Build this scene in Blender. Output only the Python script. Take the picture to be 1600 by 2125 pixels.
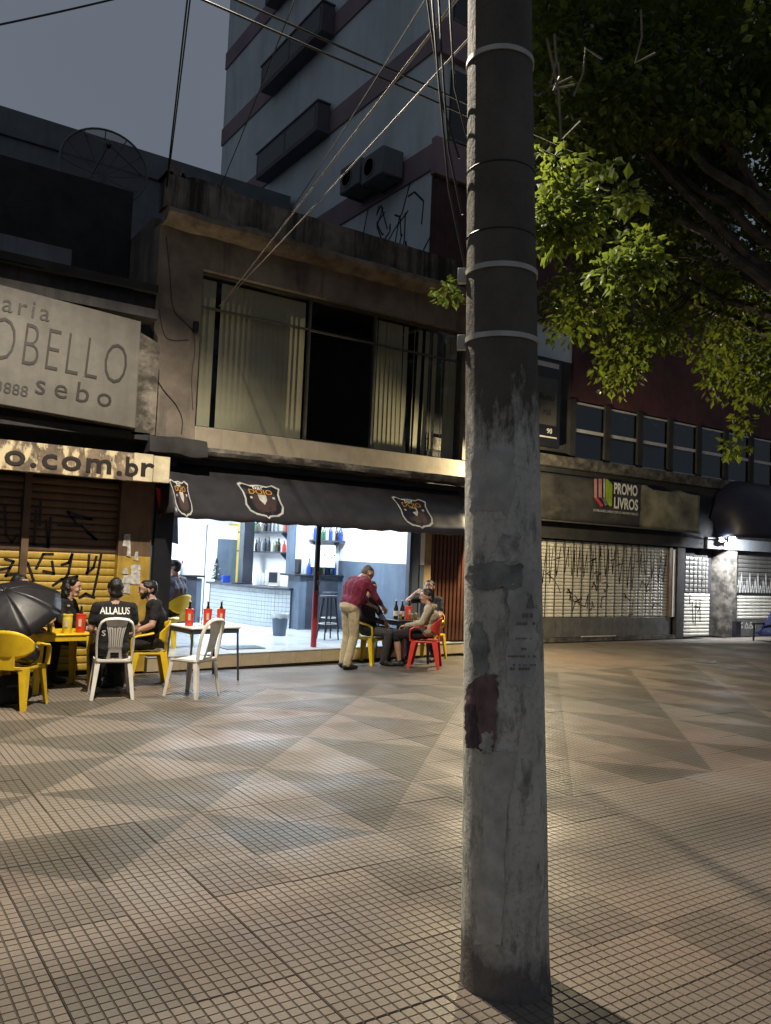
import bpy, bmesh, math, random
import numpy as np
from mathutils import Vector, Matrix, Euler
from mathutils.bvhtree import BVHTree
random.seed(7); rng = np.random.default_rng(11)
S = bpy.context.scene
for o in list(bpy.data.objects): bpy.data.objects.remove(o)
R = math.radians
# ------------------------------------------------------------------ camera
F_PX, CAM_H = 1709.64, 1.6
PIT, ROL, YAW = R(3.1503), R(2.4359), R(56.001)
_fw = np.array([math.cos(YAW)*math.cos(PIT), math.sin(YAW)*math.cos(PIT), math.sin(PIT)])
_r0 = np.array([math.sin(YAW), -math.cos(YAW), 0.0]); _u0 = np.cross(_r0, _fw)
_r = _r0*math.cos(ROL)+_u0*math.sin(ROL); _u = -_r0*math.sin(ROL)+_u0*math.cos(ROL)
_C = np.array([0, 0, CAM_H])
cam_d = bpy.data.cameras.new('camera'); cam = bpy.data.objects.new('camera', cam_d)
S.collection.objects.link(cam); S.camera = cam
cam_d.sensor_fit = 'HORIZONTAL'; cam_d.sensor_width = 36; cam_d.lens = F_PX/1600*36
cam_d.clip_start = 0.05; cam_d.clip_end = 600
cam.matrix_world = Matrix(((_r[0], _u[0], -_fw[0], 0), (_r[1], _u[1], -_fw[1], 0), (_r[2], _u[2], -_fw[2], CAM_H), (0, 0, 0, 1)))
def _ray(x, y): return _fw*F_PX+_r*(x-800)-_u*(y-1062.5)
def onZ(x, y, z=0.0): d = _ray(x, y); return Vector(_C+d*(z-CAM_H)/d[2])      # pixel of the photograph -> point on a level plane
def onY(x, y, Y): d = _ray(x, y); return Vector(_C+d*Y/d[1])                  # pixel -> point on a facade plane
def onX(x, y, X): d = _ray(x, y); return Vector(_C+d*X/d[0])
def depth(p): return float((np.array(p)-_C)@_fw)
def proj(p):
    d = np.array(p, float)-_C; k = d@_fw
    return 800+F_PX*(d@_r)/k, 1062.5-F_PX*(d@_u)/k, k
# ------------------------------------------------------------------ world, exposure
W = bpy.data.worlds.new('World'); S.world = W; W.use_nodes = True
wn = W.node_tree; wn.nodes.clear()
wo = wn.nodes.new('ShaderNodeOutputWorld'); wb = wn.nodes.new('ShaderNodeBackground')
sky = wn.nodes.new('ShaderNodeTexSky'); sky.sky_type = 'NISHITA'; sky.sun_disc = False
sky.sun_elevation = R(1.0); sky.sun_rotation = R(200); sky.air_density = 2.0; sky.dust_density = 3.0
wnoise = wn.nodes.new('ShaderNodeTexNoise'); wnoise.inputs['Scale'].default_value = 1.6; wnoise.inputs['Detail'].default_value = 3
wr = wn.nodes.new('ShaderNodeMix'); wr.data_type = 'RGBA'
wr.inputs[6].default_value = (0.066, 0.082, 0.108, 1); wr.inputs[7].default_value = (0.128, 0.146, 0.178, 1)   # low cloud lit by the city
wmx = wn.nodes.new('ShaderNodeMix'); wmx.data_type = 'RGBA'; wmx.blend_type = 'ADD'; wmx.inputs[0].default_value = 0.004
wn.links.new(wnoise.outputs['Fac'], wr.inputs[0]); wn.links.new(wr.outputs[2], wmx.inputs[6]); wn.links.new(sky.outputs[0], wmx.inputs[7])
wn.links.new(wmx.outputs[2], wb.inputs['Color']); wb.inputs['Strength'].default_value = 1.0
wn.links.new(wb.outputs[0], wo.inputs['Surface'])
S.view_settings.view_transform = 'Standard'; S.view_settings.look = 'None'; S.view_settings.gamma = 1; S.view_settings.exposure = 0.3
S.render.engine = 'CYCLES'; S.cycles.samples = 160; S.cycles.use_denoising = True
S.cycles.sample_clamp_indirect = 4; S.cycles.max_bounces = 6; S.cycles.diffuse_bounces = 3; S.cycles.glossy_bounces = 3; S.cycles.transparent_max_bounces = 8
S.cycles.caustics_reflective = False; S.cycles.caustics_refractive = False
COL = S.collection
LAMP_P = dict(street=3300.0, wall=850.0, flood=650.0, bar=95.0)
# ------------------------------------------------------------------ materials
M = {}
def nodes(name):
    m = bpy.data.materials.new(name); m.use_nodes = True; nt = m.node_tree
    return m, nt, nt.nodes['Principled BSDF']
def nd(nt, t, **k):
    n = nt.nodes.new('ShaderNode'+t)
    for a, b in k.items():
        if hasattr(n, a): setattr(n, a, b)
        else: n.inputs[a].default_value = b
    return n
def math_n(nt, op, a, b=None, c=None):
    n = nt.nodes.new('ShaderNodeMath'); n.operation = op
    for i, v in enumerate((a, b, c)):
        if v is None: continue
        if isinstance(v, (int, float)): n.inputs[i].default_value = v
        else: nt.links.new(v, n.inputs[i])
    return n.outputs[0]
def mixc(nt, fac, a, b, mode='MIX'):
    n = nt.nodes.new('ShaderNodeMix'); n.data_type = 'RGBA'; n.blend_type = mode
    for i, v in ((0, fac), (6, a), (7, b)):
        if isinstance(v, (int, float)): n.inputs[i].default_value = v
        elif isinstance(v, tuple): n.inputs[i].default_value = v if len(v) == 4 else (*v, 1)
        else: nt.links.new(v, n.inputs[i])
    return n.outputs[2]
def ramp(nt, fac, lo, hi):
    n = nt.nodes.new('ShaderNodeMapRange'); n.inputs[1].default_value = lo; n.inputs[2].default_value = hi; nt.links.new(fac, n.inputs[0]); return n.outputs[0]
def noise(nt, scale, detail=4, rough=0.6, stretch=None, coord='Object', off=0):
    tc = nt.nodes.new('ShaderNodeTexCoord'); n = nt.nodes.new('ShaderNodeTexNoise')
    n.inputs['Scale'].default_value = scale; n.inputs['Detail'].default_value = detail; n.inputs['Roughness'].default_value = rough
    mp = nt.nodes.new('ShaderNodeMapping'); nt.links.new(tc.outputs[coord], mp.inputs[0])
    if stretch: mp.inputs['Scale'].default_value = stretch
    mp.inputs['Location'].default_value = (off, off*0.7, off*1.3)
    nt.links.new(mp.outputs[0], n.inputs['Vector']); return n.outputs['Fac']
def pm(name, col, rough=0.6, var=0.25, scale=6, bump=0.15, bscale=60, metal=0.0, streak=0.0, streakcol=(0.02, 0.018, 0.016), slo=0.48, shi=0.68, spec=0.4, dark=None, rvar=0.15, st=(9, 9, 0.7)):
    if name in M: return M[name]
    m, nt, b = nodes(name)
    f = noise(nt, scale)
    d = dark if dark else tuple(c*(1-var*1.6) for c in col)
    l = tuple(min(1, c*(1+var*0.6)) for c in col)
    c = mixc(nt, ramp(nt, f, 0.3, 0.7), (*d, 1), (*l, 1))
    if streak > 0:
        s = noise(nt, 1.0, 5, 0.65, st, off=3)
        c = mixc(nt, math_n(nt, 'MULTIPLY', ramp(nt, s, slo, shi), streak), c, (*streakcol, 1))
    nt.links.new(c, b.inputs['Base Color'])
    r = noise(nt, scale*2.3, 3, off=7)
    mr = nt.nodes.new('ShaderNodeMapRange'); mr.inputs[3].default_value = max(0.04, rough-rvar); mr.inputs[4].default_value = min(1, rough+rvar)
    nt.links.new(r, mr.inputs[0]); nt.links.new(mr.outputs[0], b.inputs['Roughness'])
    b.inputs['Metallic'].default_value = metal; b.inputs['Specular IOR Level'].default_value = spec
    if bump > 0:
        bp = nt.nodes.new('ShaderNodeBump'); bp.inputs['Strength'].default_value = bump; bp.inputs['Distance'].default_value = 0.025 if name.startswith('cloth') else 0.01
        nt.links.new(noise(nt, bscale, 5, off=1), bp.inputs['Height']); nt.links.new(bp.outputs[0], b.inputs['Normal'])
    M[name] = m; return m
def emi(name, col, strength):
    m, nt, b = nodes(name); b.inputs['Base Color'].default_value = (*col, 1)
    b.inputs['Emission Color'].default_value = (*col, 1); b.inputs['Emission Strength'].default_value = strength
    M[name] = m; return m
def glass(name, tint=(0.8, 0.85, 0.85), gl=0.12, rough=0.04):
    m, nt, b = nodes(name); nt.nodes.remove(b)
    t = nd(nt, 'BsdfTransparent'); t.inputs[0].default_value = (*tint, 1)
    g = nd(nt, 'BsdfGlossy'); g.inputs['Roughness'].default_value = rough
    fr = nd(nt, 'Fresnel'); fr.inputs[0].default_value = 1.45
    mx = nd(nt, 'MixShader'); nt.links.new(math_n(nt, 'ADD', math_n(nt, 'MULTIPLY', fr.outputs[0], 0.35), gl*0.3), mx.inputs[0]); nt.links.new(t.outputs[0], mx.inputs[1]); nt.links.new(g.outputs[0], mx.inputs[2])
    nt.links.new(mx.outputs[0], nt.nodes['Material Output'].inputs['Surface']); M[name] = m; return m

def tile_material():
    m, nt, b = nodes('paving_tile_top')
    g = nd(nt, 'NewGeometry'); sx = nd(nt, 'SeparateXYZ'); nt.links.new(g.outputs['Position'], sx.inputs[0])
    X = math_n(nt, 'SUBTRACT', sx.outputs[0], 1.19); Y = math_n(nt, 'SUBTRACT', sx.outputs[1], 4.03)
    a = math_n(nt, 'DIVIDE', math_n(nt, 'SUBTRACT', X, Y), 1.6); bb = math_n(nt, 'DIVIDE', math_n(nt, 'ADD', X, Y), 1.6)
    fa = math_n(nt, 'FRACT', a); fb = math_n(nt, 'FRACT', bb)
    vert = math_n(nt, 'GREATER_THAN', math_n(nt, 'ADD', fa, fb), 1.0)
    hori = math_n(nt, 'GREATER_THAN', fa, fb)
    left = math_n(nt, 'LESS_THAN', a, 0.0)
    pat = math_n(nt, 'ADD', math_n(nt, 'MULTIPLY', left, hori), math_n(nt, 'MULTIPLY', math_n(nt, 'SUBTRACT', 1.0, left), vert))
    field = math_n(nt, 'MULTIPLY', math_n(nt, 'GREATER_THAN', sx.outputs[1], 4.03), math_n(nt, 'LESS_THAN', sx.outputs[1], 8.83)); pat = math_n(nt, 'MULTIPLY', pat, field)   # plain border rows on both sides
    # one shade per tile
    tx = math_n(nt, 'FLOOR', math_n(nt, 'DIVIDE', X, 0.4)); ty = math_n(nt, 'FLOOR', math_n(nt, 'DIVIDE', Y, 0.4))
    cv = nd(nt, 'CombineXYZ'); nt.links.new(tx, cv.inputs[0]); nt.links.new(ty, cv.inputs[1])
    wnz = nd(nt, 'TexWhiteNoise'); nt.links.new(cv.outputs[0], wnz.inputs['Vector'])
    f = nd(nt, 'TexNoise'); f.inputs['Scale'].default_value = 1.3; f.inputs['Detail'].default_value = 6; nt.links.new(g.outputs['Position'], f.inputs['Vector'])
    f2 = nd(nt, 'TexNoise'); f2.inputs['Scale'].default_value = 90; f2.inputs['Detail'].default_value = 3; nt.links.new(g.outputs['Position'], f2.inputs['Vector'])
    light = mixc(nt, wnz.outputs['Value'], (0.190, 0.163, 0.135), (0.222, 0.188, 0.153))
    dark = mixc(nt, wnz.outputs['Value'], (0.098, 0.090, 0.073), (0.118, 0.107, 0.086))
    c = mixc(nt, pat, light, dark)
    c = mixc(nt, math_n(nt, 'MULTIPLY', ramp(nt, f.outputs['Fac'], 0.45, 0.75), 0.45), c, (0.09, 0.08, 0.066))
    c = mixc(nt, math_n(nt, 'MULTIPLY', ramp(nt, f2.outputs['Fac'], 0.35, 0.7), 0.30), c, (0.08, 0.07, 0.055))
    vo = nd(nt, 'TexVoronoi'); vo.inputs['Scale'].default_value = 2.3; nt.links.new(g.outputs['Position'], vo.inputs['Vector'])        # trodden gum and drips
    c = mixc(nt, math_n(nt, 'MULTIPLY', ramp(nt, vo.outputs['Distance'], 0.075, 0.045), 0.6), c, (0.055, 0.047, 0.038))
    f3 = nd(nt, 'TexNoise'); f3.inputs['Scale'].default_value = 0.45; f3.inputs['Detail'].default_value = 5; nt.links.new(g.outputs['Position'], f3.inputs['Vector'])
    c = mixc(nt, math_n(nt, 'MULTIPLY', ramp(nt, f3.outputs['Fac'], 0.48, 0.68), 0.4), c, (0.10, 0.082, 0.062))
    f4 = nd(nt, 'TexNoise'); f4.inputs['Scale'].default_value = 0.33; f4.inputs['Detail'].default_value = 3; nt.links.new(g.outputs['Position'], f4.inputs['Vector'])
    c = mixc(nt, math_n(nt, 'MULTIPLY', ramp(nt, f4.outputs['Fac'], 0.46, 0.62), 0.55), c, mixc(nt, 1.0, c, (1.15, 0.93, 0.84), 'MULTIPLY'))   # reddish batches of tiles
    c = mixc(nt, math_n(nt, 'MULTIPLY', math_n(nt, 'LESS_THAN', wnz.outputs['Value'], 0.07), 0.35), c, (0.075, 0.066, 0.055))                # a few replaced darker tiles
    nt.links.new(c, b.inputs['Base Color'])
    mr = nd(nt, 'MapRange'); mr.inputs[1].default_value = 0.35; mr.inputs[2].default_value = 0.65; mr.inputs[3].default_value = 0.36; mr.inputs[4].default_value = 0.66
    nt.links.new(f.outputs['Fac'], mr.inputs[0]); nt.links.new(mr.outputs[0], b.inputs['Roughness'])
    b.inputs['Specular IOR Level'].default_value = 0.35
    bp = nd(nt, 'Bump'); bp.inputs['Strength'].default_value = 0.4; bp.inputs['Distance'].default_value = 0.004
    nt.links.new(f2.outputs['Fac'], bp.inputs['Height']); nt.links.new(bp.outputs[0], b.inputs['Normal'])
    M['tile'] = m; return m
def pole_material():
    m, nt, b = nodes('pole_concrete')
    g = nd(nt, 'NewGeometry'); sx = nd(nt, 'SeparateXYZ'); nt.links.new(g.outputs['Position'], sx.inputs[0])
    n1 = noise(nt, 5, 6, 0.65, (1, 1, 0.6)); n2 = noise(nt, 14, 6, 0.7, (1, 1, 0.35), off=4); n3 = noise(nt, 2.2, 5, 0.6, off=9); n4 = noise(nt, 45, 4, 0.7, off=2)
    base = mixc(nt, ramp(nt, n1, 0.3, 0.7), (0.50, 0.495, 0.435), (0.74, 0.725, 0.645))         # glue and whitewash layers
    base = mixc(nt, math_n(nt, 'MULTIPLY', ramp(nt, n2, 0.52, 0.66), 0.75), base, (0.12, 0.13, 0.115))
    base = mixc(nt, math_n(nt, 'MULTIPLY', ramp(nt, n3, 0.55, 0.70), 0.55), base, (0.20, 0.16, 0.145))
    base = mixc(nt, math_n(nt, 'MULTIPLY', ramp(nt, n4, 0.5, 0.7), 0.35), base, (0.09, 0.09, 0.08))
    up = math_n(nt, 'ADD', sx.outputs[2], math_n(nt, 'MULTIPLY', math_n(nt, 'SUBTRACT', n2, 0.5), 1.1))
    bare = mixc(nt, ramp(nt, n1, 0.3, 0.7), (0.085, 0.075, 0.062), (0.155, 0.136, 0.112))     # bare weathered concrete above the reach of posters
    c = mixc(nt, ramp(nt, up, 1.98, 2.22), base, bare)
    lo = math_n(nt, 'ADD', sx.outputs[2], math_n(nt, 'MULTIPLY', math_n(nt, 'SUBTRACT', n3, 0.5), 1.6))
    c = mixc(nt, math_n(nt, 'MULTIPLY', ramp(nt, math_n(nt, 'ADD', lo, math_n(nt, 'MULTIPLY', math_n(nt, 'SUBTRACT', n2, 0.5), 0.8)), 0.36, 0.10), 0.85), c, (0.085, 0.07, 0.068))
    nt.links.new(c, b.inputs['Base Color']); b.inputs['Roughness'].default_value = 0.75; b.inputs['Specular IOR Level'].default_value = 0.3
    bp = nd(nt, 'Bump'); bp.inputs['Strength'].default_value = 1.0; bp.inputs['Distance'].default_value = 0.02
    nt.links.new(math_n(nt, 'ADD', n2, math_n(nt, 'MULTIPLY', n4, 0.4)), bp.inputs['Height']); nt.links.new(bp.outputs[0], b.inputs['Normal'])
    M['pole'] = m; return m
def leaf_material():
    m, nt, b = nodes('leaf')
    oi = nd(nt, 'NewGeometry'); n = nd(nt, 'TexNoise'); n.inputs['Scale'].default_value = 2.5; nt.links.new(oi.outputs['Position'], n.inputs['Vector'])
    rn = nd(nt, 'NewGeometry')
    c = mixc(nt, ramp(nt, n.outputs['Fac'], 0.3, 0.7), (0.06, 0.10, 0.016), (0.135, 0.18, 0.028))
    c = mixc(nt, math_n(nt, 'MULTIPLY', rn.outputs['Random Per Island'], 0.5), c, (0.10, 0.12, 0.03))
    nt.links.new(c, b.inputs['Base Color']); b.inputs['Roughness'].default_value = 0.45
    tr = nd(nt, 'BsdfTranslucent'); nt.links.new(mixc(nt, 1.0, c, (1.7, 1.6, 1.1), 'MULTIPLY'), tr.inputs[0]); mx = nd(nt, 'MixShader'); mx.inputs[0].default_value = 0.55
    nt.links.new(b.outputs[0], mx.inputs[1]); nt.links.new(tr.outputs[0], mx.inputs[2]); nt.links.new(mx.outputs[0], nt.nodes['Material Output'].inputs['Surface'])
    M['leaf'] = m; return m
tile_material(); pole_material(); leaf_material()
pm('groove', (0.085, 0.070, 0.053), 0.8, 0.3, 20, 0)
pm('ground', (0.10, 0.09, 0.075), 0.8)
pm('plaster', (0.195, 0.160, 0.128), 0.8, 0.28, 2.2, 0.35, 40, streak=0.95, streakcol=(0.035, 0.03, 0.026), slo=0.52, shi=0.76, st=(4, 4, 0.5))
pm('plaster_sill', (0.32, 0.27, 0.20), 0.75, 0.15, 3, 0.2, 40, streak=0.4, streakcol=(0.09, 0.075, 0.06), slo=0.55, shi=0.8)
pm('parapet', (0.21, 0.185, 0.16), 0.9, 0.35, 3, 0.4, 30, streak=0.95, streakcol=(0.016, 0.015, 0.014), slo=0.40, shi=0.6, st=(5, 5, 0.35))
pm('cornice', (0.23, 0.185, 0.14), 0.9, 0.35, 4, 0.5, 25, streak=0.75, streakcol=(0.10, 0.05, 0.022), slo=0.5, shi=0.68, st=(2.2, 3, 6))
pm('slab', (0.16, 0.14, 0.115), 0.9, 0.4, 4, 0.5, 30, streak=0.9, streakcol=(0.025, 0.022, 0.018), slo=0.42, shi=0.6, st=(4, 4, 5))
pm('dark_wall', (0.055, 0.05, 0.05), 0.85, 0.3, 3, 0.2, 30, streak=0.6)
pm('near_black', (0.03, 0.028, 0.028), 0.9, 0.3, 3, 0.2, 30)  # near-black tone for roofs, backings and recesses
pm('grey_wall', (0.17, 0.18, 0.19), 0.9, 0.15, 2, 0.2, 30, streak=0.35, streakcol=(0.09, 0.09, 0.09))
pm('tower_wall', (0.62, 0.67, 0.67), 0.85, 0.10, 0.6, 0.1, 30, streak=0.45, streakcol=(0.34, 0.36, 0.36), st=(1.5, 1.5, 0.25))
pm('tower_band', (0.27, 0.19, 0.21), 0.8, 0.15, 1.2, 0.1, 30)
pm('tower_shade', (0.12, 0.11, 0.125), 0.8, 0.1, 2, 0.05)
pm('red_wall', (0.085, 0.028, 0.028), 0.8, 0.3, 1.5, 0.1, 30, streak=0.5)
pm('window_dark', (0.012, 0.013, 0.016), 0.12, 0.2, 3, 0, spec=0.5)
pm('alu', (0.52, 0.50, 0.45), 0.4, 0.15, 12, 0.05, metal=0.15)
pm('alu_dull', (0.12, 0.112, 0.10), 0.5, 0.2, 9, 0.05, metal=0.5)
pm('vane', (0.44, 0.405, 0.295), 0.7, 0.10, 5, 0.05)
pm('sign_white', (0.098, 0.090, 0.077), 0.6, 0.15, 4, 0.1, 30, streak=0.55, streakcol=(0.065, 0.058, 0.048), slo=0.48, shi=0.72, st=(7, 7, 0.25))
pm('sign_brown', (0.19, 0.14, 0.095), 0.7, 0.5, 5, 0.2, 30, streak=0.9, streakcol=(0.60, 0.50, 0.30), slo=0.49, shi=0.56, st=(6, 6, 3))
pm('fascia_pale', (0.58, 0.50, 0.34), 0.6, 0.2, 6, 0.1)
pm('letter_brown', (0.016, 0.011, 0.009), 0.6, 0.2)
pm('letter_grey', (0.032, 0.028, 0.026), 0.6, 0.2)
pm('letter_white', (0.72, 0.70, 0.63), 0.5, 0.1)
pm('shutter_brown', (0.145, 0.088, 0.052), 0.55, 0.25, 5, 0.1, 50, streak=0.3)
pm('shutter_yellow', (0.50, 0.33, 0.055), 0.5, 0.2, 5, 0.1, 50, streak=0.35, streakcol=(0.16, 0.10, 0.03))
pm('shutter_cream', (0.62, 0.585, 0.49), 0.45, 0.12, 4, 0.1, 50, streak=0.3, streakcol=(0.2, 0.17, 0.11))
pm('steel_panel', (0.17, 0.16, 0.145), 0.45, 0.2, 5, 0.05, metal=0.3, streak=0.3)
pm('paint_black', (0.012, 0.010, 0.010), 0.5, 0.2, bump=0)
pm('paint_white', (0.62, 0.60, 0.56), 0.6, 0.1, bump=0)
pm('awning', (0.032, 0.031, 0.035), 0.38, 0.25, 3, 0.15, 25, spec=0.5)
pm('awning_navy', (0.014, 0.014, 0.03), 0.45, 0.2, 3, 0.15, 25)
pm('poster_edge', (0.45, 0.44, 0.41), 0.7)
pm('orange', (0.55, 0.26, 0.03), 0.6, 0.1)
pm('maroon_print', (0.05, 0.026, 0.024), 0.6, 0.1)
pm('bar_white', (0.80, 0.80, 0.80), 0.5, 0.04, 3, 0.02)
pm('bar_floor', (0.50, 0.52, 0.54), 0.18, 0.05, 3, 0.02)
pm('bar_blue', (0.085, 0.115, 0.16), 0.45, 0.12, 4, 0.05, streak=0.2, streakcol=(0.2, 0.25, 0.3))
pm('bar_slate', (0.045, 0.052, 0.07), 0.4, 0.2, 4, 0.05)
pm('bar_black', (0.014, 0.014, 0.018), 0.4, 0.2, 4, 0.05)
pm('bar_yellow', (0.60, 0.48, 0.10), 0.5, 0.1)
pm('wall_tile', (0.40, 0.44, 0.46), 0.15, 0.05, 3, 0)
pm('step_tile', (0.52, 0.42, 0.28), 0.35, 0.12, 5, 0.05)
pm('wood_door', (0.10, 0.038, 0.022), 0.5, 0.3, 3, 0.1, 30, streak=0.4, streakcol=(0.08, 0.02, 0.015), st=(14, 14, 0.6))
pm('door_dark', (0.055, 0.018, 0.018), 0.5, 0.3, 3, 0.1)
pm('ochre', (0.34, 0.24, 0.12), 0.7, 0.2, 4, 0.1, streak=0.3)
pm('post_red', (0.26, 0.02, 0.03), 0.45, 0.2, 8, 0.1)
pm('plastic_white', (0.76, 0.72, 0.65), 0.4, 0.12, 7, 0.03)
pm('plastic_yellow', (0.74, 0.48, 0.014), 0.42, 0.14, 7, 0.03)
pm('plastic_red', (0.62, 0.045, 0.03), 0.42, 0.14, 7, 0.03)
pm('plastic_black', (0.02, 0.02, 0.024), 0.35, 0.15, 4, 0)
pm('cooler_red', (0.70, 0.06, 0.025), 0.4, 0.1, 6, 0)
pm('cooler_yellow', (0.80, 0.62, 0.06), 0.4, 0.1, 6, 0)
pm('bottle_amber', (0.03, 0.014, 0.006), 0.08, 0.1, 4, 0, spec=0.6)
pm('bottle_green', (0.03, 0.12, 0.06), 0.08, 0.1, 4, 0, spec=0.6)
pm('bottle_clear', (0.42, 0.45, 0.46), 0.08, 0.1, 4, 0, spec=0.6)
pm('bottle_blue', (0.02, 0.06, 0.35), 0.08, 0.1, 4, 0, spec=0.6)
pm('label_paper', (0.62, 0.56, 0.45), 0.6, 0.1, 4, 0)
pm('beer', (0.55, 0.30, 0.04), 0.2, 0.1, 4, 0)
pm('umbrella', (0.016, 0.0155, 0.018), 0.42, 0.15, 6, 0.05, 120)
pm('bark', (0.085, 0.07, 0.055), 0.9, 0.4, 8, 0.6, 25)
pm('cable', (0.02, 0.02, 0.02), 0.5, 0.1, bump=0)
pm('cable_pale', (0.22, 0.20, 0.17), 0.5, 0.1, bump=0)
pm('paper', (0.62, 0.60, 0.55), 0.8, 0.3, 20, 0.2, 60, streak=0.5, streakcol=(0.16, 0.13, 0.12), st=(8, 8, 5))
pm('paper_maroon', (0.245, 0.15, 0.16), 0.6, 0.35, 12, 0.3, 50, streak=0.6, streakcol=(0.03, 0.012, 0.02), st=(9, 9, 3))
pm('paper_purple', (0.085, 0.055, 0.075), 0.6, 0.3, 12, 0.3, 50)
pm('tarp', (0.006, 0.010, 0.055), 0.55, 0.3, 8, 0.4, 20)
pm('foliage_xmas', (0.05, 0.07, 0.075), 0.5, 0.4, 30, 0.2)
pm('skin_tan', (0.42, 0.235, 0.155), 0.5, 0.08, 12, 0.05)
pm('skin_light', (0.52, 0.32, 0.235), 0.5, 0.08, 12, 0.05)
pm('hair', (0.010, 0.008, 0.007), 0.5, 0.3, 40, 0.4, 90)
pm('hair_grey', (0.10, 0.085, 0.075), 0.6, 0.3, 40, 0.4, 90)
pm('cloth_black', (0.013, 0.012, 0.014), 0.85, 0.3, 14, 0.9, 16)
pm('cloth_darkprint', (0.03, 0.02, 0.024), 0.85, 0.5, 20, 0.3, 30)
pm('cloth_maroon', (0.16, 0.016, 0.04), 0.85, 0.2, 14, 0.9, 16)
pm('cloth_beige', (0.46, 0.37, 0.225), 0.85, 0.15, 14, 0.9, 16)
pm('cloth_hoodie', (0.36, 0.29, 0.20), 0.9, 0.15, 14, 0.9, 16)
pm('cloth_charcoal', (0.045, 0.044, 0.042), 0.85, 0.2, 14, 0.9, 16)
pm('cloth_plum', (0.045, 0.017, 0.022), 0.85, 0.2, 14, 0.9, 16)
pm('cloth_lilac', (0.12, 0.11, 0.15), 0.85, 0.2, 14, 0.9, 16)
pm('shoe_black', (0.02, 0.017, 0.016), 0.5, 0.2)
pm('shoe_grey', (0.16, 0.155, 0.15), 0.6, 0.4, 25)
pm('eye_white', (0.6, 0.58, 0.55), 0.3, 0.05, bump=0); pm('eye_dark', (0.01, 0.008, 0.007), 0.3, 0.05, bump=0); pm('lip', (0.22, 0.075, 0.06), 0.5, 0.1, bump=0)
emi('lamp_street', (1.0, 0.88, 0.68), 30); emi('lamp_flood', (0.86, 0.92, 1.0), 60); emi('lamp_wall', (1.0, 0.85, 0.55), 20); emi('lamp_tube', (0.86, 0.93, 1.0), 14)
glass('pane', (0.95, 0.96, 0.95), 0.02); glass('pane_dark', (0.35, 0.37, 0.37), 0.2); glass('glass_clear', (0.9, 0.92, 0.92), 0.1)
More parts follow.
